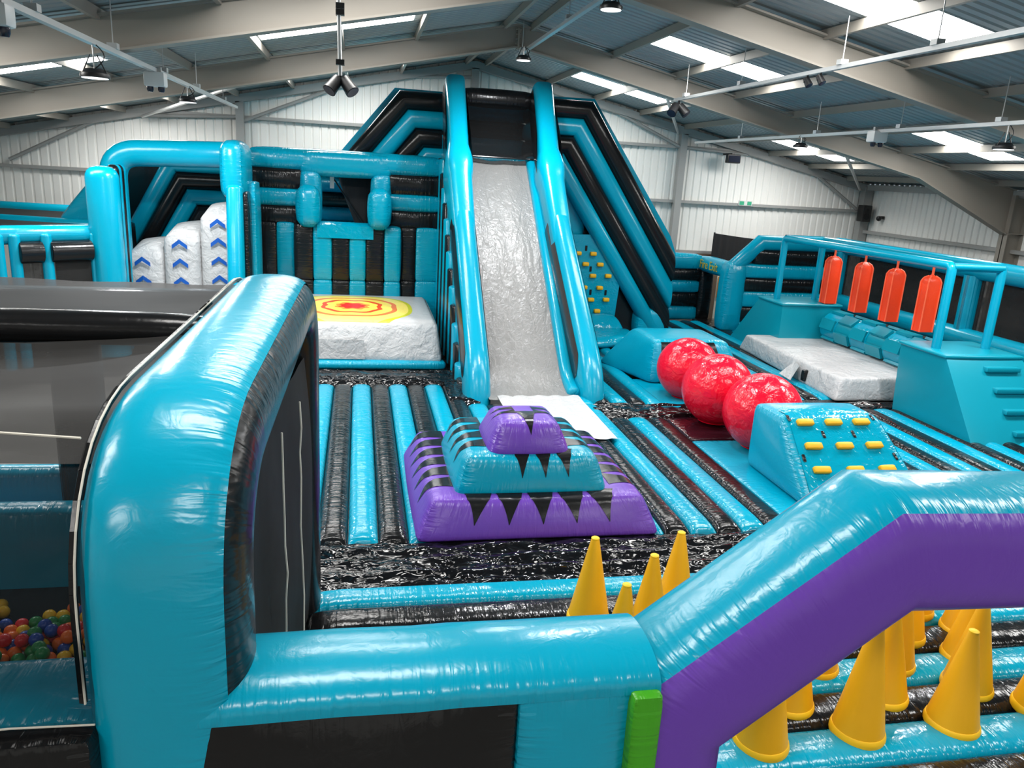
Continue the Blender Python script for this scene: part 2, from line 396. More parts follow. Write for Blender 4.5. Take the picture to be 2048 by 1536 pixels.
# roof: sheets running down the slope, some of them daylit skylights
ceil = bpy.data.objects.new('ceiling', None); COL.objects.link(ceil); tag(ceil, kind='structure')
SKY_ROWS = {22: 1, 15: 1, 10: 1, 4: 1, -2: 1}
SKY_Y = (21.85, 15.5, 10.0, 4.0, -2.2)
edges = [YF]
for y in sorted(SKY_Y):
    k = max(1, round((y - edges[-1]) / 1.05)); st = (y - edges[-1]) / k
    edges += [edges[-1] + st * (i + 1) for i in range(k)]
    edges.append(y + 1.05)
k = 2; st = (YB + .08 - edges[-1]) / k; edges += [edges[-1] + st * (i + 1) for i in range(k)]
SKX = {1: ((2.35, 5.15), (8.6, 11.15)), -1: ((2.4, 5.25), (8.0, 10.9))}
def roof_piece(name, m, y0, y1, sg, d0, d1):
    k = 5; p = (y1 - y0) / k; ys = []
    if m == 'skylight': ys = [(y0, 0), (y1, 0)]
    else:
        for i in range(k): a = y0 + i * p; ys += [(a, 0), (a + p * .6, 0), (a + p * .72, .04), (a + p * .88, .04)]
        ys.append((y1, 0))
    vs = []; fs = []
    for y, d in ys:
        for t in (d0, d1): x = RX + sg * t; vs.append((x, y, rz(x) + d))
    for i in range(len(ys) - 1): fs.append((2 * i, 2 * i + 1, 2 * i + 3, 2 * i + 2))
    return MB().add(vs, fs).build(name, m, ceil, smooth=False)
for i in range(len(edges) - 1):
    y0, y1 = edges[i], edges[i + 1]
    for sg in (1, -1):
        L_ = (WR - RX) if sg > 0 else (RX - WL)
        if any(abs(y0 - y) < .01 for y in SKY_Y):
            d = 0
            for a, b in SKX[sg]:
                roof_piece('roof_sheet', 'roof', y0, y1, sg, d, a); roof_piece('skylight', 'skylight', y0, y1, sg, a, b); d = b
            roof_piece('roof_sheet', 'roof', y0, y1, sg, d, L_)
        else: roof_piece('roof_sheet', 'roof', y0, y1, sg, 0, L_)
for sg in (1, -1):
    for t in (.3, 2.22, 3.77, 5.3, 6.85, 8.4, 9.9, 11.4, 12.9):
        x = RX + sg * t; z = rz(x)
        MB().box(x - .035, x + .035, YF, YB, z - .17, z - .02).build('purlin', 'steel', ceil, smooth=False)

# portal frames
def portal(Y, label):
    t = thing('portal_frame', label, 'steel frame', (RX, Y, GZ))
    h = .43
    for sg in (-1, 1):
        xe = (WR if sg > 0 else WL) - sg * .25
        mb = MB(); xk = xe - sg * 3.2
        top = lambda x: rz(x) - .14
        bot = lambda x: rz(x) - .14 - h - (0 if sg * (x - xk) < 0 else abs(x - xk) / 3.2 * .75)
        xs = [RX, xk, xe - sg * .25]
        for i in range(2):
            a, b = xs[i], xs[i + 1]
            mb.hexbox([(a, Y - .015, bot(a)), (b, Y - .015, bot(b)), (b, Y + .015, bot(b)), (a, Y + .015, bot(a)), (a, Y - .015, top(a)), (b, Y - .015, top(b)), (b, Y + .015, top(b)), (a, Y + .015, top(a))])
            for fn, dz in ((bot, -.03), (top, 0)):
                mb.hexbox([(a, Y - .13, fn(a) + dz), (b, Y - .13, fn(b) + dz), (b, Y + .13, fn(b) + dz), (a, Y + .13, fn(a) + dz), (a, Y - .13, fn(a) + dz + .03), (b, Y - .13, fn(b) + dz + .03), (b, Y + .13, fn(b) + dz + .03), (a, Y + .13, fn(a) + dz + .03)])
        mb.build('rafter', 'steel', t, smooth=False)
        c = MB(); zt = rz(xe) - .2
        c.box(xe - .26, xe + .26, Y - .015, Y + .015, GZ, zt)
        for x in (xe - .26, xe + .24): c.box(x, x + .025, Y - .14, Y + .14, GZ, zt)
        c.box(xe - .26, xe + .26, Y - .13, Y + .13, bot(xe - sg * .25), bot(xe - sg * .25) + .025)
        c.build('column', 'steel', t, smooth=False)
    p = MB().box(RX - .02, RX + .02, Y - .14, Y + .14, rz(RX) - .14 - h - .05, rz(RX) - .2)
    p.build('apex_plate', 'steel', t, smooth=False)
    for k in range(4):
        for sy in (-.08, .08):
            z_ = rz(RX) - .22 - .1 * k
            MB().rod((RX - .06, Y + sy, z_), (RX + .06, Y + sy, z_), .02, 6).build('bolt', 'steel', t, smooth=False)
    return t
portal(18.2, 'grey steel portal frame whose apex hangs above the big slide tower')
portal(12.1, 'grey steel portal frame nearer the camera, crossing the top of the view')
for k_, yy_ in enumerate((6.0, -.3)):
    t = portal(yy_, ''); t.name = 'trim_%d' % (k_ + 1); t['kind'] = 'structure'
    for key in ('label', 'category'):
        if key in t: del t[key]

# roof bracing rods
for a, b in (((7.2, 18.9), (10.0, 24.6)), ((12.2, 18.9), (16.8, 24.6)), ((-1.5, 18.9), (-6, 24.6))):
    MB().rod((a[0], a[1], rz(a[0]) - .3), (b[0], b[1], rz(b[0]) - .35), .045, 6).build('roof_brace', 'galv', ceil, smooth=False)

# cable trays / conduit hung along the hall
def tray(label, x, z, y0, y1, drops):
    t = thing('cable_tray', label, 'conduit', (x, y0, z))
    MB().box(x - .04, x + .04, y0, y1, z - .03, z + .03).build('channel', 'galv', t, smooth=False)
    for y in drops:
        MB().rod((x, y, z), (x, y, rz(x) - .02), .008, 5).build('hanger', 'galv', t, smooth=False)
        MB().box(x - .06, x + .06, y - .06, y + .06, z + .03, z + .1).build('clip', 'galv', t, smooth=False)
tray('straight galvanised cable tray crossing the upper left of the roof', -3.1, 5.4, 4, 22.0, (8.9, 11.5, 14.2, 16.9, 20))
tray('long galvanised conduit with black spotlights under the right roof slope', 7.0, 5.98, 2, 17.6, (6.8, 9.2, 11.2, 14.4, 17))
tray('lower galvanised cable tray carrying the white projector at the right', 9.9, 5.37, 4, 22.9, (8.4, 11.2, 13.6, 16.4, 20))
tray('thin conduit running along the ridge of the roof', 3.5, 6.74, 4, 18.6, (8, 14, 18))

def high_bay(x, y, z, label, zt):
    t = thing('high_bay_light', label, 'ceiling lamp', (x, y, z), 'round high bay lamps')
    MB().lathe([(.03, .1), (.1, .1), (.13, .06), (.16, .05), (.165, .02), (.16, 0), (.05, -.0)][::-1], 20, (x, y, z)).build('lamp_body', 'plastic_black', t)
    MB().lathe([(.145, -.006), (.145, 0)], 20, (x, y, z)).build('lens', 'led', t)
    MB().rod((x, y, z + .1), (x, y, zt), .01, 5).build('chain', 'galv', t)
    pts = [(x + .12 * sin(pi * k / 8), y, z + .1 + (zt - z - .1) * k / 8) for k in range(9)]
    mb = MB()
    for i in range(8): mb.rod(pts[i], pts[i + 1], .007, 5)
    mb.build('power_cord', 'plastic_black', t)
    for dx in (-.13, .13): MB().rod((x + dx, y, z + .06), (x + dx * .3, y, z + .26), .008, 5).build('bracket', 'plastic_black', t)
high_bay(-3.1, 10.66, 5.0, 'round black lamp hanging from the left cable tray, nearer one', 5.4)
high_bay(-3.1, 16.0, 5.1, 'round black lamp hanging from the left cable tray, by the back wall', 5.4)
high_bay(3.45, 11.42, 6.47, 'round black high bay lamp at the top centre of the view', 6.74)
high_bay(3.37, 17.15, 6.47, 'round black high bay lamp just in front of the apex above the slide', 6.74)
high_bay(9.9, 11.03, 4.98, 'round black lamp below the right cable tray at the view edge', 5.37)
high_bay(9.9, 17.0, 5.12, 'small dark lamp near the back right skylight', 5.37)

def projector(x, y, z, label, s=1.):
    t = thing('projector', label, 'projector', (x, y, z))
    hexa(MB(), bx(x - .17 * s, x + .17 * s, y - .14 * s, y + .14 * s, z, z + .24 * s), .03, 0, 4).build('housing', 'plastic_white', t)
    for dx in (-.09, .09): MB().lathe([(.05, 0), (.05, -.05), (.035, -.08)][::-1], 12, (x + dx * s, y - .02, z)).build('lens', 'lens', t)
    MB().box(x - .1 * s, x + .1 * s, y - .03, y + .03, z + .24 * s, z + .32 * s).build('clamp', 'galv', t, smooth=False)
projector(-3.1, 13.64, 5.16, 'white box projector clamped to the left cable tray', .9)
projector(9.9, 14.25, 5.16, 'white box projector clamped to the lower right cable tray', .9)
projector(-3.1, 8.02, 5.16, 'white box projector at the top left corner of the view', .8)

def spotlight(x, y, z, label, heads=2, s=1.):
    t = thing('spotlight', label, 'spotlight', (x, y, z))
    MB().rod((x, y, z), (x, y, z - .12 * s), .02 * s, 6).build('clamp', 'plastic_black', t)
    for k in range(heads):
        a = (-1) ** k * .8 if heads > 1 else .3
        d = V3((sin(a) * .8, -.5, -.8)).normalized(); c = V3((x + .09 * s * (-1) ** k * (heads > 1), y, z - .16 * s))
        MB().rod(c - d * .1 * s, c + d * .14 * s, .08 * s, 14, .1 * s).build('lamp_head', 'plastic_black', t)
        MB().rod(c + d * .135 * s, c + d * .145 * s, .085 * s, 14).build('lens', 'lens', t)
    for dx in (-.1, .1): MB().rod((x + dx * s, y, z - .2 * s), (x, y, z - .02 * s), .012 * s, 5).build('yoke', 'plastic_black', t)
spotlight(7.0, 17.36, 5.95, 'black twin spotlight at the far end of the right conduit', 2, 1.1)
spotlight(7.0, 12.1, 5.96, 'small black spotlight under the right conduit, left of a pair', 1, .6)
spotlight(7.0, 11.73, 5.96, 'small black spotlight under the right conduit, right of a pair', 1, .6)
# drop pole with twin spots
t = thing('drop_pole', 'vertical scaffold pole hanging from the roof left of the slide tower', 'pole', (0, 9.9, 5.4))
MB().rod((-.23, 10.2, 5.2), (-.26, 10.2, rz(-.26) - .02), .025, 10).build('tube', 'galv', t)
for z in (5.9, 5.97, 5.35): MB().box(-.28, -.18, 10.15, 10.25, z - .03, z + .03).build('clamp', 'plastic_black', t)
spotlight(-.22, 10.2, 5.24, 'black twin spotlight at the foot of the hanging pole', 2, .85)

t = thing('flood_light', 'black floodlight bracketed out from the right part of the back wall', 'flood light', (11.85, 24.3, 5.0))
hexa(MB(), bx(11.62, 12.08, 24.2, 24.4, 4.88, 5.16), .03, 0, 4).build('housing', 'plastic_black', t)
MB().box(11.66, 12.04, 24.19, 24.2, 4.92, 5.12).build('lens', 'lens', t, smooth=False)
MB().box(11.8, 11.9, 24.3, 24.96, 5.14, 5.2).build('bracket', 'plastic_black', t, smooth=False)
t = thing('exit_sign', 'small green and white exit sign on the back wall girt', 'sign', (12.75, 24.75, 3.62))
MB().box(12.5, 12.98, 24.78, 24.83, 3.56, 3.72).build('board', 'plastic_white', t, smooth=False)
MB().box(12.52, 12.68, 24.77, 24.78, 3.58, 3.7).build('pictogram', 'sign_green', t, smooth=False)
MB().box(12.8, 12.95, 24.77, 24.78, 3.58, 3.7).build('arrow_panel', 'sign_green', t, smooth=False)
t = thing('loudspeaker', 'black box loudspeaker mounted in the back right corner', 'speaker', (17.0, 24.4, 3.3))
hexa(MB(), bx(16.82, 17.15, 24.25, 24.6, 3.25, 3.8), .03, 0, 4).build('cabinet', 'plastic_black', t)
MB().rod((16.98, 24.26, 3.42), (16.98, 24.235, 3.42), .1, 16).build('woofer', 'curtain', t)
MB().rod((16.98, 24.26, 3.65), (16.98, 24.235, 3.65), .05, 16).build('tweeter', 'curtain', t)
t = thing('dome_camera', 'small black camera on the right wall above the inflatables', 'camera', (17.2, 23.9, 3.4))
MB().lathe([(.02, -.09), (.07, -.06), (.09, 0), (.07, .06), (.03, .08)], 12, (17.2, 23.9, 3.4)).build('dome', 'plastic_black', t)
MB().box(17.2, 17.37, 23.85, 23.95, 3.38, 3.48).build('mount', 'plastic_black', t, smooth=False)
for x, lab in ((11.7, 'long black curtain against the right half of the back wall'),):
    t = thing('blackout_curtain', lab, 'curtain', (12.5, 24.4, GZ)); mb = MB(); vs = []
    N_ = 60
    for i in range(N_ + 1):
        s = i / N_; xx = 11.6 + 3.4 * s; yy = 24.4 + .03 * sin(i * 1.3)
        vs += [(xx, yy, GZ), (xx, yy, 2.63 - .16 * s - .06 * sin(pi * s))]
    mb.add(vs, [(2 * i, 2 * i + 2, 2 * i + 3, 2 * i + 1) for i in range(N_)]).build('cloth', 'curtain', t)
    MB().rod((11.58, 24.4, GZ), (11.58, 24.4, 2.66), .03, 8).build('pole', 'plastic_black', t)

# ================================================================ BOUNCE BEDS
def half_prof(w, h, n=10, base=-.3):
    pts = [(-w / 2, base)]
    for i in range(n + 1):
        a = pi - pi * i / n; c_ = cos(a)
        pts.append((w / 2 * math.copysign(abs(c_) ** .8, c_), h * (sin(a) ** .75 if sin(a) > 0 else 0) - h * .55))
    pts.append((w / 2, base))
    return pts
def stripe(parent, m, a, b, wdt, h=.13, side=V3((1, 0, 0)), base=-.3):
    """one inflated bed rib from a to b (level), top at z=0.06"""
    a, b = V3(a), V3(b); T = (b - a).normalized(); U = V3((T.y, -T.x, 0)); Z = V3((0, 0, 1))
    nd = []; pr = half_prof(wdt, h, 10, base); L_ = (b - a).length
    ts = [0, .04, .12, .3] + [.3 + .1 * k for k in range(1, int((L_ - .6) / .1 / 5) * 5, 5)] + [L_ - .3, L_ - .12, L_ - .04, L_]
    rings = []
    for t_ in sorted(set(ts)):
        e = min(t_, L_ - t_); k = 1 if e >= .3 else sqrt(max(0., 1 - (1 - e / .3) ** 2))
        k2 = .25 + .75 * k
        rings.append([a + T * t_ + U * u + Z * (v if v <= base + .01 else (-h * .55 + (v + h * .55) * k2)) for u, v in pr])
    n = len(pr); vs = [p for r in rings for p in r]; fs = []
    for j in range(len(rings) - 1):
        for i in range(n - 1): fs.append((j * n + i, j * n + i + 1, (j + 1) * n + i + 1, (j + 1) * n + i))
    fs.append(tuple(range(n - 1, -1, -1))); fs.append(tuple(range((len(rings) - 1) * n, len(rings) * n)))
    tl = sorted(set(ts)); uvs = [((a.x * 3 + a.y) + t_, max(0., wdt / 2 - abs(u))) for t_ in tl for u, v in pr]
    return MB().add(vs, fs, uvs).build('bed_rib', m, parent)

SW = .352
bed = thing('bounce_bed', 'main cyan and black striped bounce bed under the purple pyramid', 'bounce bed', (2.5, 11.5, GZ))
# base slab of the whole inflatable floor (shows only in the grooves)
MB().box(-1.6, 15.5, 8.15, 23.6, GZ, -.09).build('bed_base', 'black', bed, smooth=False)
x0 = -.11 - 4 * SW; i = 0
while x0 + SW < 5.6:
    m = 'cyan_bed' if i % 2 == 0 else 'black_bed'
    yb = 15.0 if x0 < 1.75 else (13.85 if x0 < 2.0 else (13.7 if x0 < 4.3 else 12.85))
    stripe(bed, m, (x0 + SW / 2, 8.28, 0), (x0 + SW / 2, yb, 0), SW * .99); x0 += SW; i += 1
XS_R = x0
# ribs behind the seam, right of the slide
k = i - 4; xx = x0 - 4 * SW
while xx < 5.6:
    stripe(bed, 'cyan_bed' if k % 2 == 0 else 'black_bed', (xx + SW / 2, 13.6, 0), (xx + SW / 2, 20.6, 0), SW * .99); xx += SW; k += 1
# channel under the red balls: square pads
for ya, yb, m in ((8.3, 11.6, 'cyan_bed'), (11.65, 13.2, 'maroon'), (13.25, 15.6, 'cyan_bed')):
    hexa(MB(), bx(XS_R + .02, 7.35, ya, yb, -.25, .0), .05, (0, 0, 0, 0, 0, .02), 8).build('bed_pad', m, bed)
# ribs to the right of the ball channel
xx = 7.37; k = 0
while xx < 15.0:
    ya = 8.3
    stripe(bed, 'cyan_bed' if k % 2 == 0 else 'black_bed', (xx + SW / 2, ya, 0), (xx + SW / 2, 13.35 if xx > 8.0 else 15.0, 0), SW * .99)
    stripe(bed, 'cyan_bed' if k % 2 == 0 else 'black_bed', (xx + SW / 2, (13.95 if xx > 8.0 else 15.1), 0), (xx + SW / 2, 22.6, 0), SW * .99)
    xx += SW; k += 1
xx = 5.6; k = 1
while xx < 7.3:
    stripe(bed, 'cyan_bed' if k % 2 == 0 else 'black_bed', (xx + SW / 2, 16.9, 0), (xx + SW / 2, 20.6, 0), SW * .99); xx += SW; k += 1

def crinkle(name, parent, x0, x1, y0, y1, m='black_loose', amp=.05, nx=60, ny=16, zc=.02, ridges=3, fold=1.):
    vs = []; fs = []
    for i in range(nx + 1):
        for j in range(ny + 1):
            x = x0 + (x1 - x0) * i / nx; y = y0 + (y1 - y0) * j / ny
            z = zc + amp * (.8 * noise.noise(V3((x * 1.6, y * 7, 3.1))) + .5 * noise.noise(V3((x * 5, y * 13, 7.7)))) + amp * .5 * cos(2 * pi * ridges * j / ny)
            e = min(j, ny - j) / ny
            if e < .1: z -= (.1 - e) * 1.2 * fold
            vs.append((x, y, z))
    for i in range(nx):
        for j in range(ny): a = i * (ny + 1) + j; fs.append((a, a + ny + 1, a + ny + 2, a + 1))
    return MB().add(vs, fs).build(name, m, parent)
jt = thing('joint_cover', 'wide crinkled black cover sheet between pyramid bed and cone bed', 'cover sheet', (3, 7.75, GZ))
crinkle('sheet', jt, -1.4, 9.0, 7.2, 8.3, amp=.055, nx=150, ny=34, ridges=4)
jt = thing('joint_cover', 'crinkled black cover sheet in front of the white target airbag', 'cover sheet', (.5, 15.5, GZ))
crinkle('sheet', jt, -1.6, 1.95, 15.0, 16.0, amp=.05, nx=60, ny=20, ridges=2, zc=.05)
jt = thing('joint_cover', 'crinkled black cover strip alongside the left foot of the slide', 'cover sheet', (1.9, 14.4, GZ))
crinkle('sheet', jt, 1.68, 2.25, 13.7, 15.1, amp=.05, nx=14, ny=30, ridges=1, zc=.06)
jt = thing('joint_cover', 'crinkled black cover strip from the right slide foot to the red balls', 'cover sheet', (5.2, 13.2, GZ))
crinkle('sheet', jt, 4.3, 6.3, 12.75, 13.65, amp=.05, nx=40, ny=20, ridges=2, zc=.04)
jt = thing('joint_cover', 'crinkled black cover strip in front of the long white airbag', 'cover sheet', (10, 13.6, GZ))
crinkle('sheet', jt, 7.9, 13.0, 13.3, 13.95, amp=.035, nx=60, ny=14, ridges=2, zc=.03)

# cone bed: ribs run across
cb = thing('cone_bed', 'cyan and black striped bed in the foreground that carries the yellow cones', 'bounce bed', (3, 5.5, GZ))
MB().box(-.4, 9.5, 3.9, 7.25, GZ, -.09).build('bed_base', 'black', cb, smooth=False)
y = 7.24; k = 0
for wd in (.36, .44, .43, .43, .43, .43, .43, .43):
    st_ = stripe(cb, 'cyan_bed' if k % 2 == 0 else 'black_bed', (-.45, y - wd / 2, 0), (9.4, y - wd / 2, 0), wd * .99, .12); y -= wd; k += 1

# yellow cones
def make_cone(label, loc):
    t = thing('foam_cone', label, 'cone', loc, 'yellow cones on the striped bed')
    prof = [(.2, .05)] + [(.2 + (.042 - .2) * j / 8, .05 + .79 * j / 8) for j in range(1, 9)] + [(.036, .86), (.02, .865)]
    mb = MB().lathe(prof, 28, loc); mb.build('body', 'yellow', t)
    mb = MB().lathe([(.2, -.02), (.213, 0), (.213, .03), (.205, .055), (.2, .06)], 28, loc); mb.build('hem', 'yellow_hem', t)
    MB().lathe([(.034, .852), (.04, .857), (.04, .868), (.028, .876)], 14, loc).build('tip_cap', 'yellow_hem', t)
    return t
cones = [((2.22, 6.42), 'yellow cone left of the arch, tallest of the four seen over the cyan tube'),
 ((2.22, 5.55), 'yellow cone whose short tip peeks over the cyan tube, lowest of four'),
 ((2.69, 6.05), 'yellow cone third from left above the sloping arch leg'),
 ((3.12, 6.45), 'yellow cone tight against the sloping arch leg, highest tip there'),
 ((3.08, 4.58), 'big yellow cone at the bottom edge, leftmost under the arch'),
 ((3.93, 4.6), 'big yellow cone in the front cyan row, middle of three under the arch'),
 ((4.8, 4.6), 'big yellow cone under the arch whose tip is in full view'),
 ((3.55, 5.0), 'yellow cone just behind the leftmost front cone under the arch'),
 ((4.44, 5.0), 'yellow cone on the black rib right behind the middle front cone'),
 ((4.83, 5.42), 'yellow cone second behind the middle front cone, on a cyan rib'),
 ((5.25, 5.82), 'yellow cone third behind the middle front cone, on a black rib'),
 ((5.68, 6.24), 'yellow cone farthest back under the arch, only its hem showing'),
 ((5.3, 5.02), 'yellow cone directly behind the cone with the visible tip, on black'),
 ((5.62, 5.42), 'yellow cone rising behind the visible tip cone on the cyan rib'),
 ((5.95, 5.84), 'yellow cone farthest behind the visible tip cone, left edge showing'),
 ((5.72, 4.68), 'yellow cone cut off by the right edge of the view')]
c0 = make_cone(cones[0][1], (cones[0][0][0], cones[0][0][1], .03))
for (x, y), lab in cones[1:]:
    c = copy_tree(c0, (x, y, .03), lab, scale=(1, 1, 1.18) if (x, y) in ((3.93, 4.6), (3.08, 4.58), (4.8, 4.6)) and x < 4.5 else None, rot=(random.uniform(-.03, .03), random.uniform(-.03, .03), random.uniform(0, 6)))
c = copy_tree(c0, (4.07, 5.45, .03), 'yellow cone mostly hidden by the arch leg, just its hem corner showing')

# ================================================================ PYRAMID
py = thing('soft_pyramid', 'three tier inflatable pyramid, purple and cyan with black spikes', 'pyramid', (2.15, 9.6, 0))
def tier(name, m, x0, x1, y0, y1, z0, z1, ins, r, b, spikes, insf=None):
    insf = ins if insf is None else insf
    c = [(x0, y0, z0), (x1, y0, z0), (x1, y1, z0), (x0, y1, z0), (x0 + ins, y0 + insf, z1), (x1 - ins, y0 + insf, z1), (x1 - ins, y1 - ins, z1), (x0 + ins, y1 - ins, z1)]
    o = hexa(MB(), c, r, b, 14).build(name, m, py)
    f = hexmap(c, r, b)
    for side, cnt, lo, hi, start, tip in spikes:
        sp = (hi - lo) / cnt
        for q in range(cnt):
            uc = lo + sp * (q + .5); vs = []; R_ = 18; Cn = 4
            for a in range(R_ + 1):
                t_ = a / R_; wd = sp / 2 * (.45 * (1 - t_) + .55 * (1 - sqrt(max(0, 1 - (1 - t_) ** 2)))) + .002
                # run over the top face from `start` towards the edge (1), then down the side to `tip`
                s = start + ((1 - start) + (1 - tip)) * t_
                for cc in range(Cn + 1):
                    u = max(-.985, min(.985, uc + wd * (2 * cc / Cn - 1)))
                    if s <= 1: d_, zz = s, 1
                    else: d_, zz = 1, 1 - (s - 1)
                    p = {'front': (u, -d_, zz), 'back': (-u, d_, zz), 'left': (-d_, -u, zz), 'right': (d_, u, zz)}[side]
                    vs.append(f(p, .006))
            fs = [(a * (Cn + 1) + cc, a * (Cn + 1) + cc + 1, (a + 1) * (Cn + 1) + cc + 1, (a + 1) * (Cn + 1) + cc) for a in range(R_) for cc in range(Cn)]
            MB().add(vs, fs).build('spike_patch', 'black', o, angle=80)
    return o
tier('lower_tier', 'purple', .64, 3.68, 8.16, 11.1, -.02, .46, .22, .1, (.05, .05, .05, .05, 0, .05),
     [('front', 5, -.72, .74, .86, -.15), ('left', 6, -.97, .75, .74, .05), ('right', 6, -.75, .97, .74, .05)])
tier('middle_tier', 'cyan', 1.12, 3.06, 8.48, 10.35, .4, .9, .16, .11, (.05, .05, .05, .05, 0, .05),
     [('front', 3, -.32, .66, .8, 0.0), ('left', 4, -.92, .7, .6, .1), ('right', 4, -.7, .92, .6, .1)])
tier('upper_tier', 'purple', 1.54, 2.6, 8.68, 9.75, .84, 1.25, .17, .09, (.04, .04, .05, .04, 0, .04),
     [('front', 1, -.45, .5, .1, .35), ('left', 2, -.6, .3, .35, .6), ('right', 2, -.3, .6, .35, .6)])

# ================================================================ SLIDE TOWER
tw = thing('slide_tower', 'tall cyan and black inflatable slide tower with a white slide', 'slide', (3.4, 17.5, 0))
# white sliding sheet
pr_ = fillet([(0, 13.75, .06), (0, 14.5, .1), (0, 19.4, 4.52), (0, 20.3, 4.6)], [.6, .25], 8)
pp = []
for i in range(len(pr_) - 1):
    a, b = pr_[i], pr_[i + 1]; k = max(1, int((b - a).length / .25))
    pp += [a.lerp(b, j / k) for j in range(k)]
pp.append(pr_[-1]); vs = []; nx = 16
for q in pp:
    for j in range(nx + 1):
        u = j / nx; x = 2.42 + 1.68 * u; e = min(u, 1 - u) * 2
        vs.append((x, q.y, q.z - .06 * (1 - (1 - e) ** 2) * min(1, q.z) + .025 * noise.noise(V3((x * 3, q.y * .5, 1)))))
fs = [(i * (nx + 1) + j, i * (nx + 1) + j + 1, (i + 1) * (nx + 1) + j + 1, (i + 1) * (nx + 1) + j) for i in range(len(pp) - 1) for j in range(nx)]
MB().add(vs, fs).build('slide_sheet', 'slide', tw, label='long white slide sheet')
# landing flap on the bed
vs = []; nx, ny = 16, 24
for i in range(nx + 1):
    for j in range(ny + 1):
        x = 2.58 + 1.6 * i / nx + (.02 * j / ny); y = 11.45 + 2.5 * j / ny
        vs.append((x, y, .085 + .012 * noise.noise(V3((x * 3, y * 3, 0))) + .012 * cos(2 * pi * (x - x0) / SW)))
fs = [(i * (ny + 1) + j, (i + 1) * (ny + 1) + j, (i + 1) * (ny + 1) + j + 1, i * (ny + 1) + j + 1) for i in range(nx) for j in range(ny)]
MB().add(vs, fs).build('landing_flap', 'white', tw, label='flat white landing sheet at the slide foot')
# side tubes: cyan on top, black panels on both cheeks
for sx, X in ((-1, 2.24), (1, 4.5)):
    XT = X if sx < 0 else 4.4
    path = fillet([(X, 14.2, -.15), (X, 14.35, .35), (XT, 17.35, 3.0)], [.35], 6)
    nd = nodes3(path, (1, 0, 0)); w_, h_ = .95, .52
    MBc = sweep(MB(), nd, [(u, v) for u, v in superell(w_, h_, 2.6, 30)], True, .2, .02)
    o = MBc.build('side_tube', 'cyan', tw)
    # black cheek panels lie on the inner and outer cheeks
    for sgn in (-1, 1):
        vs = []; P = []
        for i in range(len(nd) - 1):
            kk = 10 if i == len(nd) - 2 else 1
            for j in range(kk): P.append((nd[i][0].lerp(nd[i + 1][0], j / kk), nd[i][1].lerp(nd[i + 1][1], j / kk)))
        P.append((nd[-1][0], nd[-1][1])); P = P[4:]; n_ = len(P)
        for i, (c_, U) in enumerate(P):
            wid = (.30 if i > 2 else (.08, .18, .25)[i]) * w_ * (1 if i < n_ - 1 else .9)
            for a in range(7):
                s = -1 + 2 * a / 6; u = s * wid - .03
                yv = (h_ / 2) * (max(0, 1 - abs(2 * u / w_) ** 2.6)) ** (1 / 2.6) + .008
                vs.append(c_ + U * u + V3((sgn * yv, 0, 0)))
        fs = [(i * 7 + a, i * 7 + a + 1, (i + 1) * 7 + a + 1, (i + 1) * 7 + a) for i in range(n_ - 1) for a in range(6)]
        MB().add(vs, fs).build('black_cheek', 'black', o, angle=80)
    # upper upright
    X = XT; path = fillet([(X, 16.95, 2.6), (X, 18.55, 4.15), (X, 19.95, 6.1)], [.5], 6)
    nd = nodes3(path, (1, 0, 0), cut0=V3((0, .85, -.5)))
    n_ = len(nd); sc = [1.0 + .3 * sin(pi * min(1, i / (n_ * .8))) for i in range(n_)]
    o = sweep(MB(), nd, superell(.88, .5, 3.6, 36), True, .04, .06, sc).build('upright', 'cyan', tw)
    for sgn in (-1, 1):
        vs = []; K = 14
        a_, b_ = V3((X, 18.35, 4.2)), V3((X, 19.93, 6.0)); T_ = (b_ - a_).normalized(); U = T_.cross(V3((1, 0, 0)))
        for i in range(K + 1):
            t_ = i / K; c_ = a_.lerp(b_, t_); wid = .26 * min(1, t_ * 2.2 + .02); s_ = 1.05 + .24 * (1 - t_)
            for a in range(5):
                u = -.02 + wid * (2 * a / 4 - 1)
                vs.append(c_ + U * u + V3((sgn * (.25 * s_ * (max(.05, 1 - abs(u / (.425 * s_)) ** 2.8)) ** (1 / 2.8) + .01), 0, 0)))
        fs = [(i * 5 + a, i * 5 + a + 1, (i + 1) * 5 + a + 1, (i + 1) * 5 + a) for i in range(K) for a in range(4)]
        MB().add(vs, fs).build('black_cheek', 'black', o, angle=80)
tube('inner_tube', 'cyan', tw, fillet([(4.14, 14.1, .1), (4.14, 14.6, .2), (4.12, 19.35, 4.5)], [.4], 6), (1, 0, 0), .26, .26, 2.2, cap0=.08, cap1=.02)
# header, back of the top deck, net
pillow('header_tube', 'black', tw, 2.4, 4.3, 19.85, 20.25, 5.72, 6.12, .15, .03)
for k, (z0, z1) in enumerate(((4.6, 5.05), (5.05, 5.5), (5.5, 5.95))):
    pillow('back_tube', 'cyan' if k != 1 else 'black', tw, 2.2, 4.55, 21.9, 22.3, z0, z1, .15, .03)
for sx in (2.05, 4.4):
    for k in range(3):
        pillow('deck_side_tube', 'black' if k != 1 else 'cyan', tw, sx, sx + .32, 20.1, 22.2, 4.6 + .45 * k, 5.04 + .45 * k, .12, .03)
MB().add([(2.45, 19.9, 5.75), (4.28, 19.9, 5.75), (4.28, 19.15, 4.52), (2.45, 19.15, 4.52)], [(0, 1, 2, 3)]).build('slide_net', 'net_dark', tw, smooth=False, label='dark mesh net above the slide mouth')
MB().rod((2.45, 19.15, 4.52), (4.28, 19.15, 4.52), .02, 8).build('net_hem', 'black', tw)
pillow('deck', 'cyan', tw, 2.2, 4.6, 19.5, 22.3, 4.1, 4.55, .1, .02)
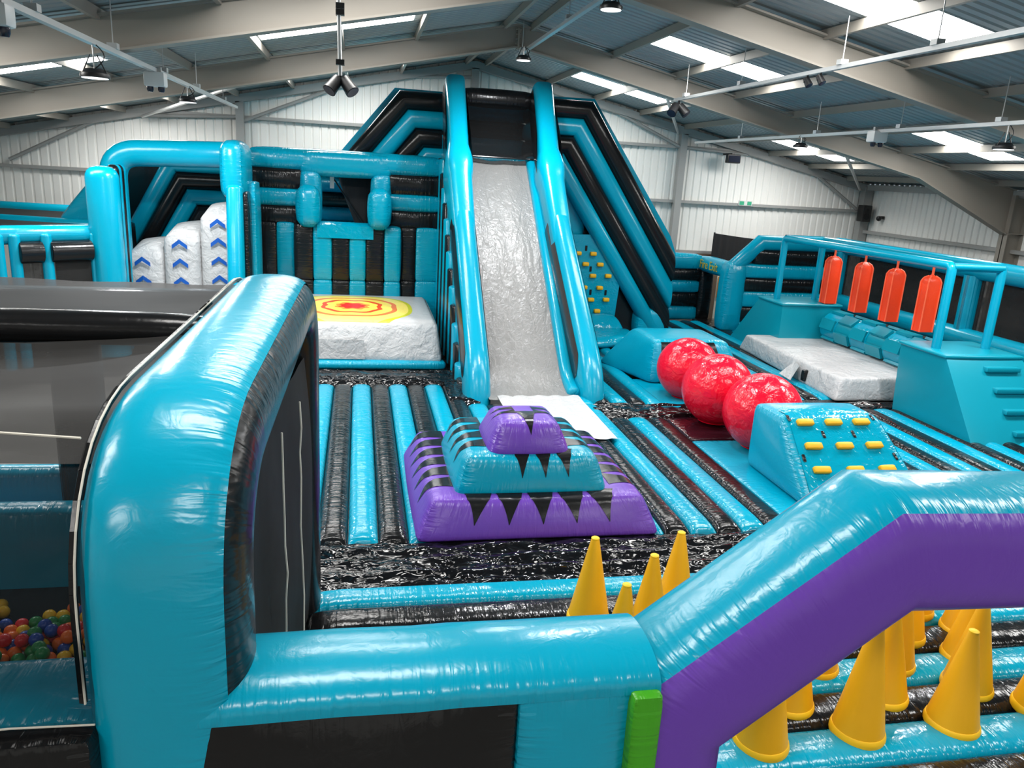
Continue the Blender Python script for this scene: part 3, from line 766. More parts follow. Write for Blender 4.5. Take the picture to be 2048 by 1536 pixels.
# body under the slide: vertical ribs on both flanks
for sx, X in ((-1, 2.06), (1, 4.68)):
    yy = 14.75; k = 0
    while yy < 20.4:
        zt = min(4.4, max(.1, .88 * (yy - 14.3) - .42))
        nd = [(V3((X, yy + .19, 0)), V3((0, 1, 0)), V3((1, 0, 0))), (V3((X, yy + .19 - .0, zt * .6)), V3((0, 1, 0)), V3((1, 0, 0))), (V3((X + .0, yy + .24, zt)), V3((0, 1, 0)), V3((1, 0, 0)))]
        sweep(MB(), nd, superell(.39, .24, 2.2, 16), True, 0, .05).build('flank_rib', 'black' if k % 2 == 0 else 'cyan', tw); yy += .385; k += 1
    MB().hexbox([(X - .02, 14.8, 0), (X + .02, 14.8, 0), (X + .02, 20.4, 0), (X - .02, 20.4, 0), (X - .02, 14.8, .3), (X + .02, 14.8, .3), (X + .02, 20.4, 5.0), (X - .02, 20.4, 5.0)]).build('flank_wall', 'cyan', tw, smooth=False)

# wings of bent tubes
def bands(parent, name, corner, start, sdir, Y, wdt, cols, xcut=None, zmin=None, thick=.42, sgn=1):
    """bent bands: level from start to corner, then along sdir; ends cut vertically at xcut or level at zmin"""
    t0 = V3((sgn, 0, 0)); t1 = V3((sdir[0], 0, sdir[1])).normalized()
    n0 = V3((0, 0, -1)); n1 = V3((-t1.z, 0, t1.x)) * sgn * -1
    if n1.z > 0: n1 = -n1
    mi = (n0 + n1); mi = mi / mi.dot(n0)
    for k, m in enumerate(cols):
        d = wdt * (k + .5); c_ = V3((corner[0], Y, corner[1])) + mi * d; s_ = V3((start, Y, corner[1] - d)); cut = None
        if sgn * (c_.x - s_.x) < .05: s_.x = c_.x - sgn * .05
        Lx = (xcut - c_.x) / t1.x if xcut is not None else 1e9; Lz = (zmin - c_.z) / t1.z if zmin is not None else 1e9
        if Lx < Lz: e_ = c_ + t1 * Lx; cut = V3((0, 0, 1))
        else: e_ = c_ + t1 * Lz; cut = V3((1, 0, 0))
        nd = nodes3([s_, c_, e_], (0, 1, 0), cut1=cut)
        sweep(MB(), nd, superell(wdt * 1.0, thick, 2.3, 20), True, 0, .05).build(name, m, parent)
wg = MB().hexbox([(4.7, 20.5, 0), (8.45, 20.5, 0), (8.45, 20.6, 0), (4.7, 20.6, 0), (4.7, 20.5, 5.9), (5.8, 20.5, 5.9), (5.8, 20.6, 5.9), (4.7, 20.6, 5.9)])
def polywall(name, m, parent, pts, y0, y1):
    n = len(pts); vs = [(x, y0, z) for x, z in pts] + [(x, y1, z) for x, z in pts]
    return MB().add(vs, [tuple(range(n - 1, -1, -1)), tuple(range(n, 2 * n))] + [(i, (i + 1) % n, n + (i + 1) % n, n + i) for i in range(n)]).build(name, m, parent, smooth=False)
rwg = polywall('wing_back', 'cyan', tw, [(4.7, 6.12), (5.95, 6.14), (8.42, 2.75), (8.62, 2.3), (8.62, 0), (7.7, 0), (7.7, .6), (5.9, 4.3), (4.7, 4.6)], 20.45, 21.9)
bands(rwg, 'wing_tube', (5.86, 6.06), 4.6, (2.42, -3.45), 20.3, .44, ('black', 'cyan', 'black', 'cyan'), xcut=8.5, zmin=.05)
pillow('wing_foot', 'cyan', rwg, 7.6, 8.5, 20.15, 20.9, 0, .75, .12, .04)
lwg = polywall('wing_back', 'cyan', tw, [(2.2, 6.05), (.86, 6.06), (-.7, 4.17), (2.2, 4.17)], 20.75, 22.6)
bands(lwg, 'wing_tube', (.97, 6.0), 2.25, (-1.2, -1.47), 20.6, .44, ('black', 'cyan', 'black', 'cyan'), zmin=4.1, sgn=-1)

# climbing sheet between slide and right wing
cw = thing('climbing_wall', 'tall cyan climbing sheet with yellow holds beside the slide', 'climbing wall', (6.2, 20.6, 0))
polywall('sheet', 'cyan_loose', cw, [(4.9, .15), (6.93, .2), (7.02, 1.6), (6.45, 2.72), (4.9, 2.68)], 20.25, 20.4)
hold = None
holds = [(1156, 503), (1188, 504), (1170, 529), (1199, 530), (1153, 554), (1182, 554), (1213, 555), (1164, 579), (1195, 580), (1177, 604), (1207, 605), (1189, 629)]
hp = [(5.74, 2.08), (6.16, 2.08), (5.97, 1.8), (6.38, 1.8), (5.78, 1.48), (6.2, 1.49), (6.63, 1.5), (5.98, 1.17), (6.42, 1.17), (6.2, .84), (6.63, .85), (6.4, .53)]
def make_hold(name, parent, p, w_, h_, d_, m='yellow', rot=None):
    hexa(MB(), bx(p[0] - w_ / 2, p[0] + w_ / 2, p[1] - d_, p[1] + .02, p[2] - h_ / 2, p[2] + h_ / 2), .02, .005, 4).build(name, m, parent)
for x, z in hp: make_hold('hold', cw, (x + .02, 20.26, z + .13), .17, .1, .1)
for x, z in ((5.55, 2.35), (5.98, 2.35), (5.7, 1.8), (6.15, 1.8), (6.2, 1.17), (6.63, 1.17)): MB().box(x - .03, x + .03, 20.235, 20.25, z - .07, z + .07).build('slot', 'black', cw, smooth=False)
polywall('dark_recess', 'black', tw, [(5.4, 0), (7.8, 0), (7.6, 1.5), (6.2, 3.7), (5.4, 4.4)], 20.52, 20.9)
pillow('inner_post', 'cyan', tw, 4.85, 5.95, 20.45, 20.75, 2.5, 4.5, .12, .04)
lp = thing('landing_mat', 'glossy cyan landing mat below the climbing sheet', 'mat', (6.3, 19.3, 0))
hexa(MB(), [(5.3, 17.9, .07), (6.8, 18.5, .07), (7.35, 19.7, .07), (5.3, 20.2, .07), (5.3, 17.95, .3), (6.7, 18.6, .3), (7.2, 19.7, .3), (5.3, 20.2, .3)], .1, .04, 8).build('pad', 'cyan_loose', lp)
hexa(MB(), [(5.9, 19.6, .2), (7.1, 19.6, .2), (7.0, 20.2, .2), (5.9, 20.2, .2), (6.2, 19.9, .55), (6.9, 19.9, .55), (6.9, 20.2, .6), (6.0, 20.2, .6)], .1, .04, 6).build('raised_fold', 'cyan_loose', lp)

# ================================================================ AIRBAG WITH TARGET + JUMP PLATFORM
ab = thing('target_airbag', 'white airbag with red and yellow target print on top', 'airbag', (-.14, 18.0, 1.03))
hexa(MB(), [(-3.0, 16.35, .1), (1.8, 16.3, .1), (1.8, 20, .1), (-3.0, 20, .1), (-2.95, 16.6, .97), (1.68, 16.6, .95), (1.7, 19.9, .97), (-2.95, 19.9, .97)], .12, (.03, .03, .05, 0, 0, .05), 14, skip=((2, 1),)).build('bag_side', 'white', ab)
hexa(MB(), [(-2.95, 16.58, .8), (1.7, 16.58, .8), (1.7, 19.9, .8), (-2.95, 19.9, .8), (-2.9, 16.7, 1.0), (1.62, 16.7, .99), (1.64, 19.85, 1.0), (-2.9, 19.85, 1.0)], .1, (0, 0, 0, 0, 0, .05), 14).build('bag_top', 'target', ab)
pillow('base_skirt', 'cyan', ab, -3.0, 1.85, 16.2, 16.6, -.02, .16, .08, .02)
MB().add([(-1.0, 16.3, .62), (.12, 16.3, .6), (.14, 16.27, .2), (-1.0, 16.27, .2)], [(0, 1, 2, 3)]).build('vent_flap', 'white', ab, smooth=False)

jp = thing('jump_platform', 'cyan and black striped jump platform with a square window', 'jump platform', (-.3, 20.2, 0))
xs = [-2.6, -1.98, -1.55, -1.1, -.65, -.23, .17, .62, 1.03, 1.42, 1.98]
for i in range(10):
    front = 19.72 if 2 <= i <= 7 else 19.95
    pillow('vertical_rib', 'black' if i % 2 == 0 else 'cyan', jp, xs[i], xs[i + 1], front, 20.4, 1.36, 2.7, .05, .035, 6)
    pillow('lower_rib', 'black' if i % 2 == 0 else 'cyan', jp, xs[i], xs[i + 1], front, 20.4, .2, 1.36, .05, .035, 6)
pillow('backing', 'black', jp, -2.6, 1.98, 20.2, 20.42, .2, 2.6, .03, 0, 4)
pillow('platform_floor', 'cyan', jp, -2.4, 1.84, 20.0, 22.6, 2.3, 2.62, .1, .02)
zs = [(2.62, 3.1, 'black'), (3.1, 3.5, 'cyan'), (3.5, 3.98, 'black'), (3.98, 4.42, 'cyan')]
for z0, z1, m in zs:
    pillow('horizontal_tube', m, jp, -2.6, -1.3, 20.05, 20.45, z0, z1, .09, .05, 6)
    pillow('horizontal_tube', m, jp, .62, 2.0, 20.05, 20.45, z0, z1, .09, .05, 6)
pillow('top_tube', 'cyan', jp, -2.6, 2.0, 20.0, 20.46, 3.96, 4.44, .18, .04, 8)
pillow('window_frame', 'cyan', jp, -1.42, .78, 19.96, 20.48, 3.86, 4.42, .16, .03)
pillow('window_frame', 'cyan', jp, -1.42, -.92, 19.96, 20.48, 2.62, 4.0, .16, .03)
pillow('window_frame', 'cyan', jp, .3, .78, 19.96, 20.48, 2.62, 4.0, .16, .03)
for x in (-1.45, .24): pillow('bollard', 'cyan', jp, x, x + .5, 19.45, 19.95, 2.68, 3.6, .16, .05, 8)
vs = []
for i in range(21):
    for j in range(7): vs.append((-1.0 + 1.35 * i / 20, 19.66 + .25 * max(0, j - 4) / 2 + .008 * noise.noise(V3((i * .7, j, 0))), 2.42 + .36 * min(j, 5) / 5 - (.02 if j == 0 else 0)))
MB().add(vs, [(i * 7 + j, (i + 1) * 7 + j, (i + 1) * 7 + j + 1, i * 7 + j + 1) for i in range(20) for j in range(6)]).build('entry_flap', 'cyan_loose', jp)
for k, (z0, z1, m) in enumerate(((2.6, 3.0, 'cyan'), (3.0, 3.4, 'black'), (3.4, 3.8, 'cyan'), (3.8, 4.2, 'black'))):
    pillow('back_tube', m, jp, -2.4, 1.84, 22.2, 22.6, z0, z1, .14, .03, 6)
hb = thing('harness_net', 'black safety net bundle hanging inside the platform window', 'net', (.15, 20.9, 2.7))
hexa(MB(), [(-.1, 20.9, 2.66), (.2, 20.9, 2.66), (.2, 21.3, 2.66), (-.1, 21.3, 2.66), (-.55, 20.9, 3.95), (.35, 20.9, 3.95), (.35, 21.3, 3.95), (-.55, 21.3, 3.95)], .06, .03, 6).build('bundle', 'curtain', hb)
MB().rod((-.75, 20.8, 3.95), (.1, 20.8, 2.72), .02, 6).build('strap', 'plastic_black', hb)
MB().box(-.72, -.62, 20.62, 20.64, 3.55, 3.85).build('tag_label', 'plastic_white', hb, smooth=False)

# ================================================================ CHEVRON STEPS + ENTRY ARCH (back left)
cs = thing('chevron_steps', 'three white inflatable steps with blue chevrons', 'steps', (-4.0, 18.6, 0))
for i, (x0_, x1_, zt) in enumerate(((-5.0, -4.22, 2.12), (-4.22, -3.44, 2.52), (-3.44, -2.6, 3.0))):
    c_ = [(x0_, 18.2, 0), (x1_, 18.2, 0), (x1_, 19.6, 0), (x0_, 19.6, 0), (x0_, 18.28, zt - .12), (x1_, 18.28, zt), (x1_, 19.6, zt + .22), (x0_, 19.6, zt + .1)]
    o = hexa(MB(), c_, .14, (0, 0, .04, 0, 0, .06), 10).build('step_column', 'white', cs)
    xc = (x0_ + x1_) / 2 - .02; z = zt - .28; s = .16
    while z > .6:
        pts = [(-1, -.5), (0, .25), (1, -.5), (1, .05), (0, .85), (-1, .05)]
        vs = [(xc + px * s, 18.165 + .02 * abs(px) - .0, z + pz * s) for px, pz in pts]
        MB().add(vs, [(0, 1, 4, 5), (1, 2, 3, 4)]).build('chevron', 'blue', o, smooth=False); z -= .41
ea = thing('entry_arch', 'cyan inflatable arch over the white chevron steps', 'arch', (-4, 18.4, 0))
tube('arch_tube', 'cyan', ea, fillet([(-5.2, 18.6, .0), (-5.2, 18.6, 4.12), (-2.5, 18.6, 4.22)], .55, 8), (0, 1, 0), .56, p=2.1)
tube('front_column', 'cyan', ea, [(-5.05, 17.3, 0), (-5.05, 17.3, 3.62)], (0, 1, 0), .62, p=2.1, cap1=.24)
for k in range(4): tube('side_rib', 'black' if k % 2 == 0 else 'cyan', ea, [(-4.93 - .015 * k, 17.62 + .22 * k, 0), (-4.93 - .015 * k, 17.62 + .22 * k, 3.75)], (0, 1, 0), .24, cap1=.14, n=14)
pillow('right_post', 'cyan', ea, -2.92, -2.42, 17.9, 19.4, 3.3, 4.5, .2, .04)
tube('right_post_tube', 'cyan', ea, [(-2.62, 17.55, 0), (-2.62, 18.0, 3.5)], (1, 0, 0), .5, .36, 2.6, cap1=.1)
for k, m in enumerate(('black', 'cyan')): pillow('right_post_side', m, ea, -2.46 + .02 * k, -2.34 + .1 * k, 17.85 + .5 * k, 18.4 + .9 * k, 0, 3.45 + .2 * k, .06, .03, 5)
sh = thing('slope_wall', 'bent cyan and black tube wall behind the chevron steps', 'inflatable wall', (-3.6, 20.4, 0))
o = polywall('wall_back_sheet', 'black', sh, [(-5.9, .5), (-2.3, .5), (-2.3, 4.1), (-5.5, 4.1), (-5.9, 3.6)], 20.85, 20.95)
bands(o, 'slope_tube', (-4.55, 4.12), -2.3, (-1.0, -1.75), 20.6, .38, ('cyan', 'black', 'cyan', 'black', 'cyan', 'black'), zmin=.6, sgn=-1)
ft = thing('ramp_fin', 'cyan triangular fin left of the entry arch', 'inflatable wall', (-6, 19, 0))
hexa(MB(), [(-6.75, 19.6, 2.55), (-5.3, 19.6, 2.5), (-5.3, 20.0, 2.5), (-6.75, 20.0, 2.55), (-5.6, 19.6, 3.95), (-5.3, 19.6, 3.95), (-5.3, 20.0, 3.95), (-5.6, 20.0, 3.95)], .1, .04, 6).build('fin', 'cyan', ft)
pillow('fin_base', 'black', ft, -6.85, -5.2, 19.5, 20.1, .0, 2.55, .06, .02)

# low netted enclosure, far left
le = thing('netted_run', 'low cyan framed run with dark net roof at the far left', 'netted run', (-7.5, 18, 0))
def tub(p, a, b, wd, m='cyan', name='frame_tube', N=(0, 0, 1), cap=.06, label=None): return tube(name, m, p, [a, b], N, wd, p=2.2, cap0=cap, cap1=cap, n=16, label=label)
tub(le, (-10.3, 22.6, 2.55), (-6.2, 22.4, 2.5), .42)
tub(le, (-10.3, 20.0, 2.52), (-5.3, 19.4, 2.45), .3)
tub(le, (-5.3, 17.3, 2.52), (-8.2, 14.9, 2.52), .36)
MB().add([(-10.4, 20.0, 2.56), (-5.3, 19.4, 2.5), (-6.2, 22.4, 2.55), (-10.4, 22.6, 2.6)], [(0, 1, 2, 3)]).build('roof_net', 'net', le, smooth=False)
MB().add([(-10.4, 15.0, 2.5), (-8.0, 15.0, 2.5), (-5.3, 17.3, 2.48), (-5.3, 19.4, 2.5), (-10.4, 20.0, 2.56)], [(0, 1, 2, 3, 4)]).build('roof_net', 'net', le, smooth=False)
d_ = (V3((-8.2, 14.9, 0)) - V3((-5.3, 17.3, 0))).normalized(); nrm = V3((-d_.y, d_.x, 0)) * 1
if nrm.y > 0: nrm = -nrm
for k, s in enumerate((.05, .95, 1.5, 1.78, 2.75, 3.3)):
    c_ = V3((-5.3, 17.3, 0)) + d_ * s + nrm * .16
    tub(le, (c_.x, c_.y, 0), (c_.x, c_.y, 2.5), .2 if k != 5 else .5, name='frame_post', N=(0, 1, 0))
for s0, s1 in ((.15, .9), (1.05, 1.45), (1.9, 2.65)):
    a_ = V3((-5.3, 17.3, 2.2)) + d_ * s0 + nrm * .15; b_ = V3((-5.3, 17.3, 2.2)) + d_ * s1 + nrm * .15
    tub(le, a_, b_, .42, 'black', 'black_band', cap=.02)
    MB().add([(a_.x, a_.y, 0), (b_.x, b_.y, 0), (b_.x, b_.y, 2.1), (a_.x, a_.y, 2.1)], [(0, 1, 2, 3)]).build('side_net', 'net', le, smooth=False)
e_ = V3((-5.3, 17.3, 0)) + d_ * 3.35
hexa(MB(), [(e_.x - .25, e_.y - .5, 0), (e_.x + .25, e_.y - .5, 0), (e_.x + .25, e_.y + .5, 0), (e_.x - .25, e_.y + .5, 0), (e_.x - .25, e_.y - .3, 2.85), (e_.x + .2, e_.y - .3, 2.85), (e_.x + .2, e_.y + .3, 2.85), (e_.x - .25, e_.y + .3, 2.85)], .2, .04, 8).build('end_post', 'cyan', le)
hexa(MB(), [(e_.x + .1, e_.y - .3, 2.2), (e_.x + .9, e_.y + .3, 2.2), (e_.x + .9, e_.y + .5, 2.2), (e_.x + .1, e_.y + .1, 2.2), (e_.x + .1, e_.y - .3, 2.85), (e_.x + .3, e_.y - .1, 2.75), (e_.x + .3, e_.y + .1, 2.75), (e_.x + .1, e_.y + .1, 2.85)], .05, .02, 5).build('end_gusset', 'cyan', le)

# ================================================================ BIG RED BALLS
def red_ball(loc, label, R=.64):
    t = thing('giant_ball', label, 'giant ball', loc, 'big red balls in a row')
    n1, n2 = 40, 24; vs = []; fs = []
    for i in range(n2 + 1):
        a = pi * i / n2
        for j in range(n1):
            b = 2 * pi * j / n1; rr = R * (1 + .006 * sin(8 * b))
            z = R * cos(a)
            vs.append((loc[0] + rr * sin(a) * cos(b), loc[1] + rr * sin(a) * sin(b), loc[2] + R + max(z, -R * .97)))
    for i in range(n2):
        for j in range(n1): fs.append((i * n1 + j, (i + 1) * n1 + j, (i + 1) * n1 + (j + 1) % n1, i * n1 + (j + 1) % n1))
    MB().add(vs, fs).build('shell', 'red', t)
    MB().lathe([(R * .42, R * .09), (R * .44, R * .075), (R * .4, R * .06)][::-1], 28, loc).build('base_seam', 'red', t)
red_ball((6.5, 14.15, -.02), 'big red ball farthest from the camera, against the striped block', .62)
red_ball((6.36, 12.5, .0), 'big red ball in the middle of the row of three')
red_ball((6.52, 11.15, .0), 'big red ball nearest, half hidden by the block with yellow holds')

fb = thing('start_block', 'cyan inflatable block with black stripes behind the red balls', 'block', (7, 16, 0))
hexa(MB(), [(6.1, 15.1, 0), (8.35, 15.1, 0), (8.4, 17.0, 0), (5.45, 17.0, 0), (6.2, 15.35, .9), (7.95, 15.4, .9), (7.9, 16.7, .92), (6.2, 16.75, .92)], .13, (.06, .04, .04, .03, 0, .04), 12).build('body', 'cyan', fb)
for xa, xb in ((6.32, 6.82), (7.4, 7.86)):
    f = hexmap([(6.1, 15.1, 0), (8.35, 15.1, 0), (8.4, 17.0, 0), (5.45, 17.0, 0), (6.2, 15.35, .9), (7.95, 15.4, .9), (7.9, 16.7, .92), (6.2, 16.75, .92)], .13, (.06, .04, .04, .03, 0, .04))
    ua, ub = [(x - 7.2) / 1.1 for x in (xa, xb)]; vs = []
    for i in range(13):
        zz = -1 + 1.97 * i / 12
        for j in range(5): vs.append(f((ua + (ub - ua) * j / 4, -1, zz), .012))
    MB().add(vs, [(i * 5 + j, i * 5 + j + 1, (i + 1) * 5 + j + 1, (i + 1) * 5 + j) for i in range(12) for j in range(4)]).build('black_stripe', 'black', fb, angle=80)

# near climbing block
kb = thing('climbing_block', 'cyan inflatable climbing block with nine yellow grip bars', 'climbing block', (6.9, 9.7, 0))
kc = [(5.95, 8.72, 0), (7.95, 8.72, 0), (7.75, 10.5, 0), (5.95, 10.5, 0), (5.98, 9.72, 1.03), (7.58, 9.75, 1.03), (7.6, 10.42, 1.03), (5.93, 10.42, 1.03)]
hexa(MB(), kc, .12, (.05, .04, .04, .03, 0, .04), 14).build('body', 'cyan', kb)
f = hexmap(kc, .12, (.05, .04, .04, .03, 0, .04)); vs = []
for i in range(21):
    s = .35 + 2.6 * i / 20
    for j in range(11):
        u = -.86 + 1.72 * j / 10
        p = (u, -(s - .35) - .35 if s < 1 else -1, 1 if s < 1 else 1 - (s - 1)); p = (p[0], max(-1, p[1]), max(-.97, p[2]))
        vs.append(f(p, .012 + .004 * noise.noise(V3((i * .8, j * .8, 2)))))
MB().add(vs, [(i * 11 + j, i * 11 + j + 1, (i + 1) * 11 + j + 1, (i + 1) * 11 + j) for i in range(20) for j in range(10)]).build('climb_sheet', 'cyan_loose', kb, angle=80)
def on_slope(u, z): return f((u, -1, z), .02)
def slope_bar(name, m, parent, u, z, w_, h_, d_):
    c0_ = on_slope(u, z); tx = (on_slope(u + .05, z) - c0_).normalized(); tz = (on_slope(u, z + .05) - c0_).normalized(); nn = tx.cross(tz).normalized()
    cs_ = []
    for dz in (-1, 1):
        for q in ((-1, 1), (1, 1), (1, -.2), (-1, -.2)): cs_.append(c0_ + tx * (q[0] * w_ / 2) + nn * (q[1] * d_) + tz * (dz * h_ / 2))
    hexa(MB(), cs_, .02, .004, 4).build(name, m, parent)
for r_, z in enumerate((.84, .34, -.16)):
    for c_, u in enumerate((-.58, -.02, .54)): slope_bar('grip_bar', 'yellow', kb, u + .06 * r_ * 0, z, .25, .1, .06)
for u, z in ((-.3, .6), (.28, .6), (-.8, .1), (.84, .1), (-.85, .97), (.85, .97)): slope_bar('slot', 'black', kb, u, z, .045, .11, .006)

# ================================================================ SWING BAG COURSE
def platform(name, label, top, base, zt):
    t = thing(name, label, 'platform', ((base[0] + base[1]) / 2, (base[2] + base[3]) / 2, 0))
    x0_, x1_, y0_, y1_ = base; a0, a1, b0, b1 = top
    hexa(MB(), [(x0_, y0_, -.02), (x1_, y0_, -.02), (x1_, y1_, -.02), (x0_, y1_, -.02), (a0, b0, zt), (a1, b0, zt), (a1, b1, zt), (a0, b1, zt)], .03, 0, 6).build('body', 'panel', t)
    hexa(MB(), bx(a0 - .03, a1 + .03, b0 - .03, b1 + .03, zt - .03, zt + .05), .03, .01, 5).build('top_pad', 'panel', t)
    return t
pn = platform('step_platform', 'cyan padded platform with four step ledges, nearest end of the bag course', (10.5, 12.12, 12.0, 13.25), (10.62, 12.95, 11.1, 13.3), 1.4)
for k in range(4):
    s = (k + .55) / 4.1; z = 1.4 * (1 - s); y = 12.0 + (11.1 - 12.0) * s; x = 11.55 + .38 * s
    hexa(MB(), bx(x - .36, x + .36, y - .09, y + .06, z - .04, z + .05), .015, 0, 4).build('step_ledge', 'panel', pn)
sheet = MB().add([(10.65, 11.96, 1.38), (12.1, 11.96, 1.38), (12.85, 11.07, .02), (10.75, 11.07, .02)], [(0, 1, 2, 3)])
pf = platform('step_platform', 'cyan padded platform at the far end of the swing bag course', (10.5, 12.15, 17.75, 18.95), (10.5, 12.2, 17.7, 20.35), 1.36)
gt = thing('bag_gantry', 'cyan padded tube gantry spanning both platforms', 'gantry', (11.2, 15.5, 1.4))
for X in (10.72, 11.8):
    tube('rail', 'cyan', gt, fillet([(X, 12.55, 1.42), (X, 12.55, 3.0), (X, 18.45, 2.97), (X, 18.45, 1.38)], .09, 4), (1, 0, 0), .17, p=2, n=14)
for Y in (12.55, 18.45): tube('cross_rail', 'cyan', gt, [(10.72, Y, 2.98), (11.8, Y, 2.98)], (0, 1, 0), .16, p=2, n=14)
for Y, lab in ((17.85, 'orange hanging punch bag farthest from the camera'), (16.6, 'orange hanging punch bag second from the far end'), (15.45, 'orange hanging punch bag second from the near end'), (14.32, 'orange hanging punch bag nearest the stepped platform')):
    t = thing('punch_bag', lab, 'punch bag', (11.8, Y, 1.42), 'four orange hanging bags')
    n_ = 4; zz = [(1.42, .14), (1.43, .155), (1.9, .157), (2.48, .155), (2.56, .12), (2.61, .05), (2.63, .03)]
    vs = []; fs = []
    for z, r in zz:
        for q in range(16):
            a = 2 * pi * q / 16 + pi / 8; ca, sa = cos(a), sin(a); p_ = 10
            rr = r / ((abs(ca) ** p_ + abs(sa) ** p_) ** (1 / p_))
            vs.append((11.8 + rr * ca, Y + rr * sa * .75, z))
    for j in range(len(zz) - 1):
        for q in range(16): fs.append((j * 16 + q, j * 16 + (q + 1) % 16, (j + 1) * 16 + (q + 1) % 16, (j + 1) * 16 + q))
    fs += [tuple(range(15, -1, -1)), tuple(range(len(zz) * 16 - 16, len(zz) * 16))]
    MB().add(vs, fs).build('bag_body', 'orange', t)
    for dx in (-1, 1):
        for dy in (-1, 1):
            mb = MB()
            pts = [(11.8 + dx * r * 1.0, Y + dy * r * .75, z) for z, r in zz[1:6]]
            for i in range(len(pts) - 1): mb.rod(pts[i], pts[i + 1], .017, 6)
            mb.build('piping', 'orange_edge', t)
    MB().box(11.785, 11.815, Y - .02, Y + .02, 2.58, 2.86).build('strap', 'orange_edge', t, smooth=False)
    MB().box(11.79, 11.81, Y - .012, Y + .012, 2.84, 2.92).build('hook', 'galv', t, smooth=False)

rl = thing('roller_log', 'long cyan padded roller log below the orange bags', 'roller', (11.95, 15.5, .9))
yy = 13.28; k = 0
while yy < 17.65:
    tube('log_section', 'panel' if k % 2 else 'cyan_loose', rl, [(11.95, yy, .86), (11.95, yy + .62, .86)], (1, 0, 0), .72 if k % 2 else .76, p=2, cap0=.02, cap1=.02, n=24)
    for a in range(5):
        an = radians(20 + 72 * a + 36 * (k % 2)); d = V3((cos(an), 0, sin(an))); u = V3((-sin(an), 0, cos(an))); c_ = V3((11.95, yy + .31, .86)) + d * .37
        MB().hexbox([c_ + u * sx * .13 + V3((0, sy * .27, 0)) + d * h for h in (-.01, .05) for sx, sy in ((-1, -1), (1, -1), (1, 1), (-1, 1))]).build('grip_slat', 'panel', rl, smooth=False)
    yy += .625; k += 1
wm = thing('white_airbag', 'long low white airbag under the orange bags', 'airbag', (11, 16.1, 0))
hexa(MB(), [(9.62, 13.75, .02), (12.6, 13.75, .02), (12.6, 18.7, .02), (9.95, 18.7, .02), (9.75, 13.85, .5), (12.5, 13.85, .5), (12.5, 18.2, .5), (9.85, 18.2, .5)], .07, (.05, .04, .04, .03, 0, .05), 14).build('bag', 'white', wm)
MB().add([(9.73, 15.6, .42), (9.62, 15.2, .42), (9.42, 15.15, .1), (9.48, 15.75, .1)], [(0, 1, 2, 3)]).build('vent_flap', 'white', wm, smooth=False)
hexa(MB(), bx(9.62, 9.8, 14.98, 15.1, .12, .36), .02, .01, 4).build('vent_hole', 'black', wm)

# ================================================================ PERIMETER WALLS
p1 = thing('perimeter_wall', 'low striped wall between slide wing and fire exit', 'inflatable wall', (9.5, 22.8, 0))
zz = [(0.0, .42, 'cyan'), (.42, .86, 'black'), (.86, 1.24, 'cyan'), (1.24, 1.6, 'black'), (1.6, 2.05, 'cyan')]
for z0, z1, m in zz: pillow('wall_tube', m, p1, 8.3, 10.55, 22.8, 23.25, z0, z1, .09, .04, 6)
p2 = thing('fire_exit_gate', 'cyan inflatable doorway lettered Fire Exit in gold', 'doorway', (10.7, 22.2, 0))
pillow('lintel', 'cyan', p2, 10.5, 10.98, 21.3, 23.2, 1.56, 2.0, .12, .03)
pillow('door_post', 'black', p2, 10.52, 10.98, 22.75, 23.2, 0, 1.62, .12, .03)
pillow('door_post', 'cyan', p2, 10.5, 11.15, 20.95, 21.55, 0, 2.02, .18, .05)
pillow('threshold', 'black_loose', p2, 10.4, 11.2, 21.5, 22.8, -.05, .06, .04, .01)
cu = bpy.data.curves.new('txt', 'FONT'); cu.body = 'Fire Exit'; cu.size = .37; cu.extrude = .004; cu.align_x = 'CENTER'; cu.align_y = 'CENTER'
to = bpy.data.objects.new('txt', cu); COL.objects.link(to); bpy.context.view_layer.update()
me = bpy.data.meshes.new_from_object(to.evaluated_get(bpy.context.evaluated_depsgraph_get())); bpy.data.objects.remove(to)
me.materials.clear(); me.materials.append(M['gold'])
lt = bpy.data.objects.new('lettering', me); COL.objects.link(lt); lt.parent = p2; lt['label'] = 'gold lettering Fire Exit'
lt.matrix_local = Matrix(((0, 0, -1, 10.462 - 10.7), (-1, 0, 0, 22.2 - 22.2), (0, 1, 0, 1.79), (0, 0, 0, 1)))
dr = bpy.data.objects.new('door_1', None); COL.objects.link(dr); tag(dr, kind='structure'); dr.location = (12.2, 22.4, 0)
MB().box(11.68, 12.35, 24.0, 24.05, GZ, 1.6).build('door_leaf', 'cream', dr, smooth=False)
MB().box(11.72, 11.8, 23.96, 24.0, .55, 1.25).build('amber_board', 'amber', dr, smooth=False)
MB().box(11.35, 11.66, 24.0, 24.06, GZ, 1.6).build('timber_board', 'wood', dr, smooth=False)
p3 = thing('perimeter_wall', 'back right striped perimeter wall with a sloping left end', 'inflatable wall', (12.5, 21.1, 0))
for z0, z1, m, xa in ((0, .3, 'cyan', 11.0), (.3, .74, 'black', 11.0), (.74, 1.2, 'cyan', 11.0), (1.2, 1.6, 'black', 11.0), (1.6, 2.0, 'cyan', 11.0), (2.0, 2.42, 'black', 11.35)):
    pillow('wall_tube', m, p3, xa, 14.2, 21.0, 21.45, z0, z1, .09, .04, 6)
tube('top_tube', 'cyan', p3, [(10.75, 21.2, 1.85), (11.55, 21.2, 2.62), (14.3, 21.2, 2.64)], (0, 1, 0), .44, p=2.2, cap0=.05, cap1=.05)
p4 = thing('netted_side_wall', 'long cyan framed side wall with black net along the right', 'inflatable wall', (14.0, 15, 0))
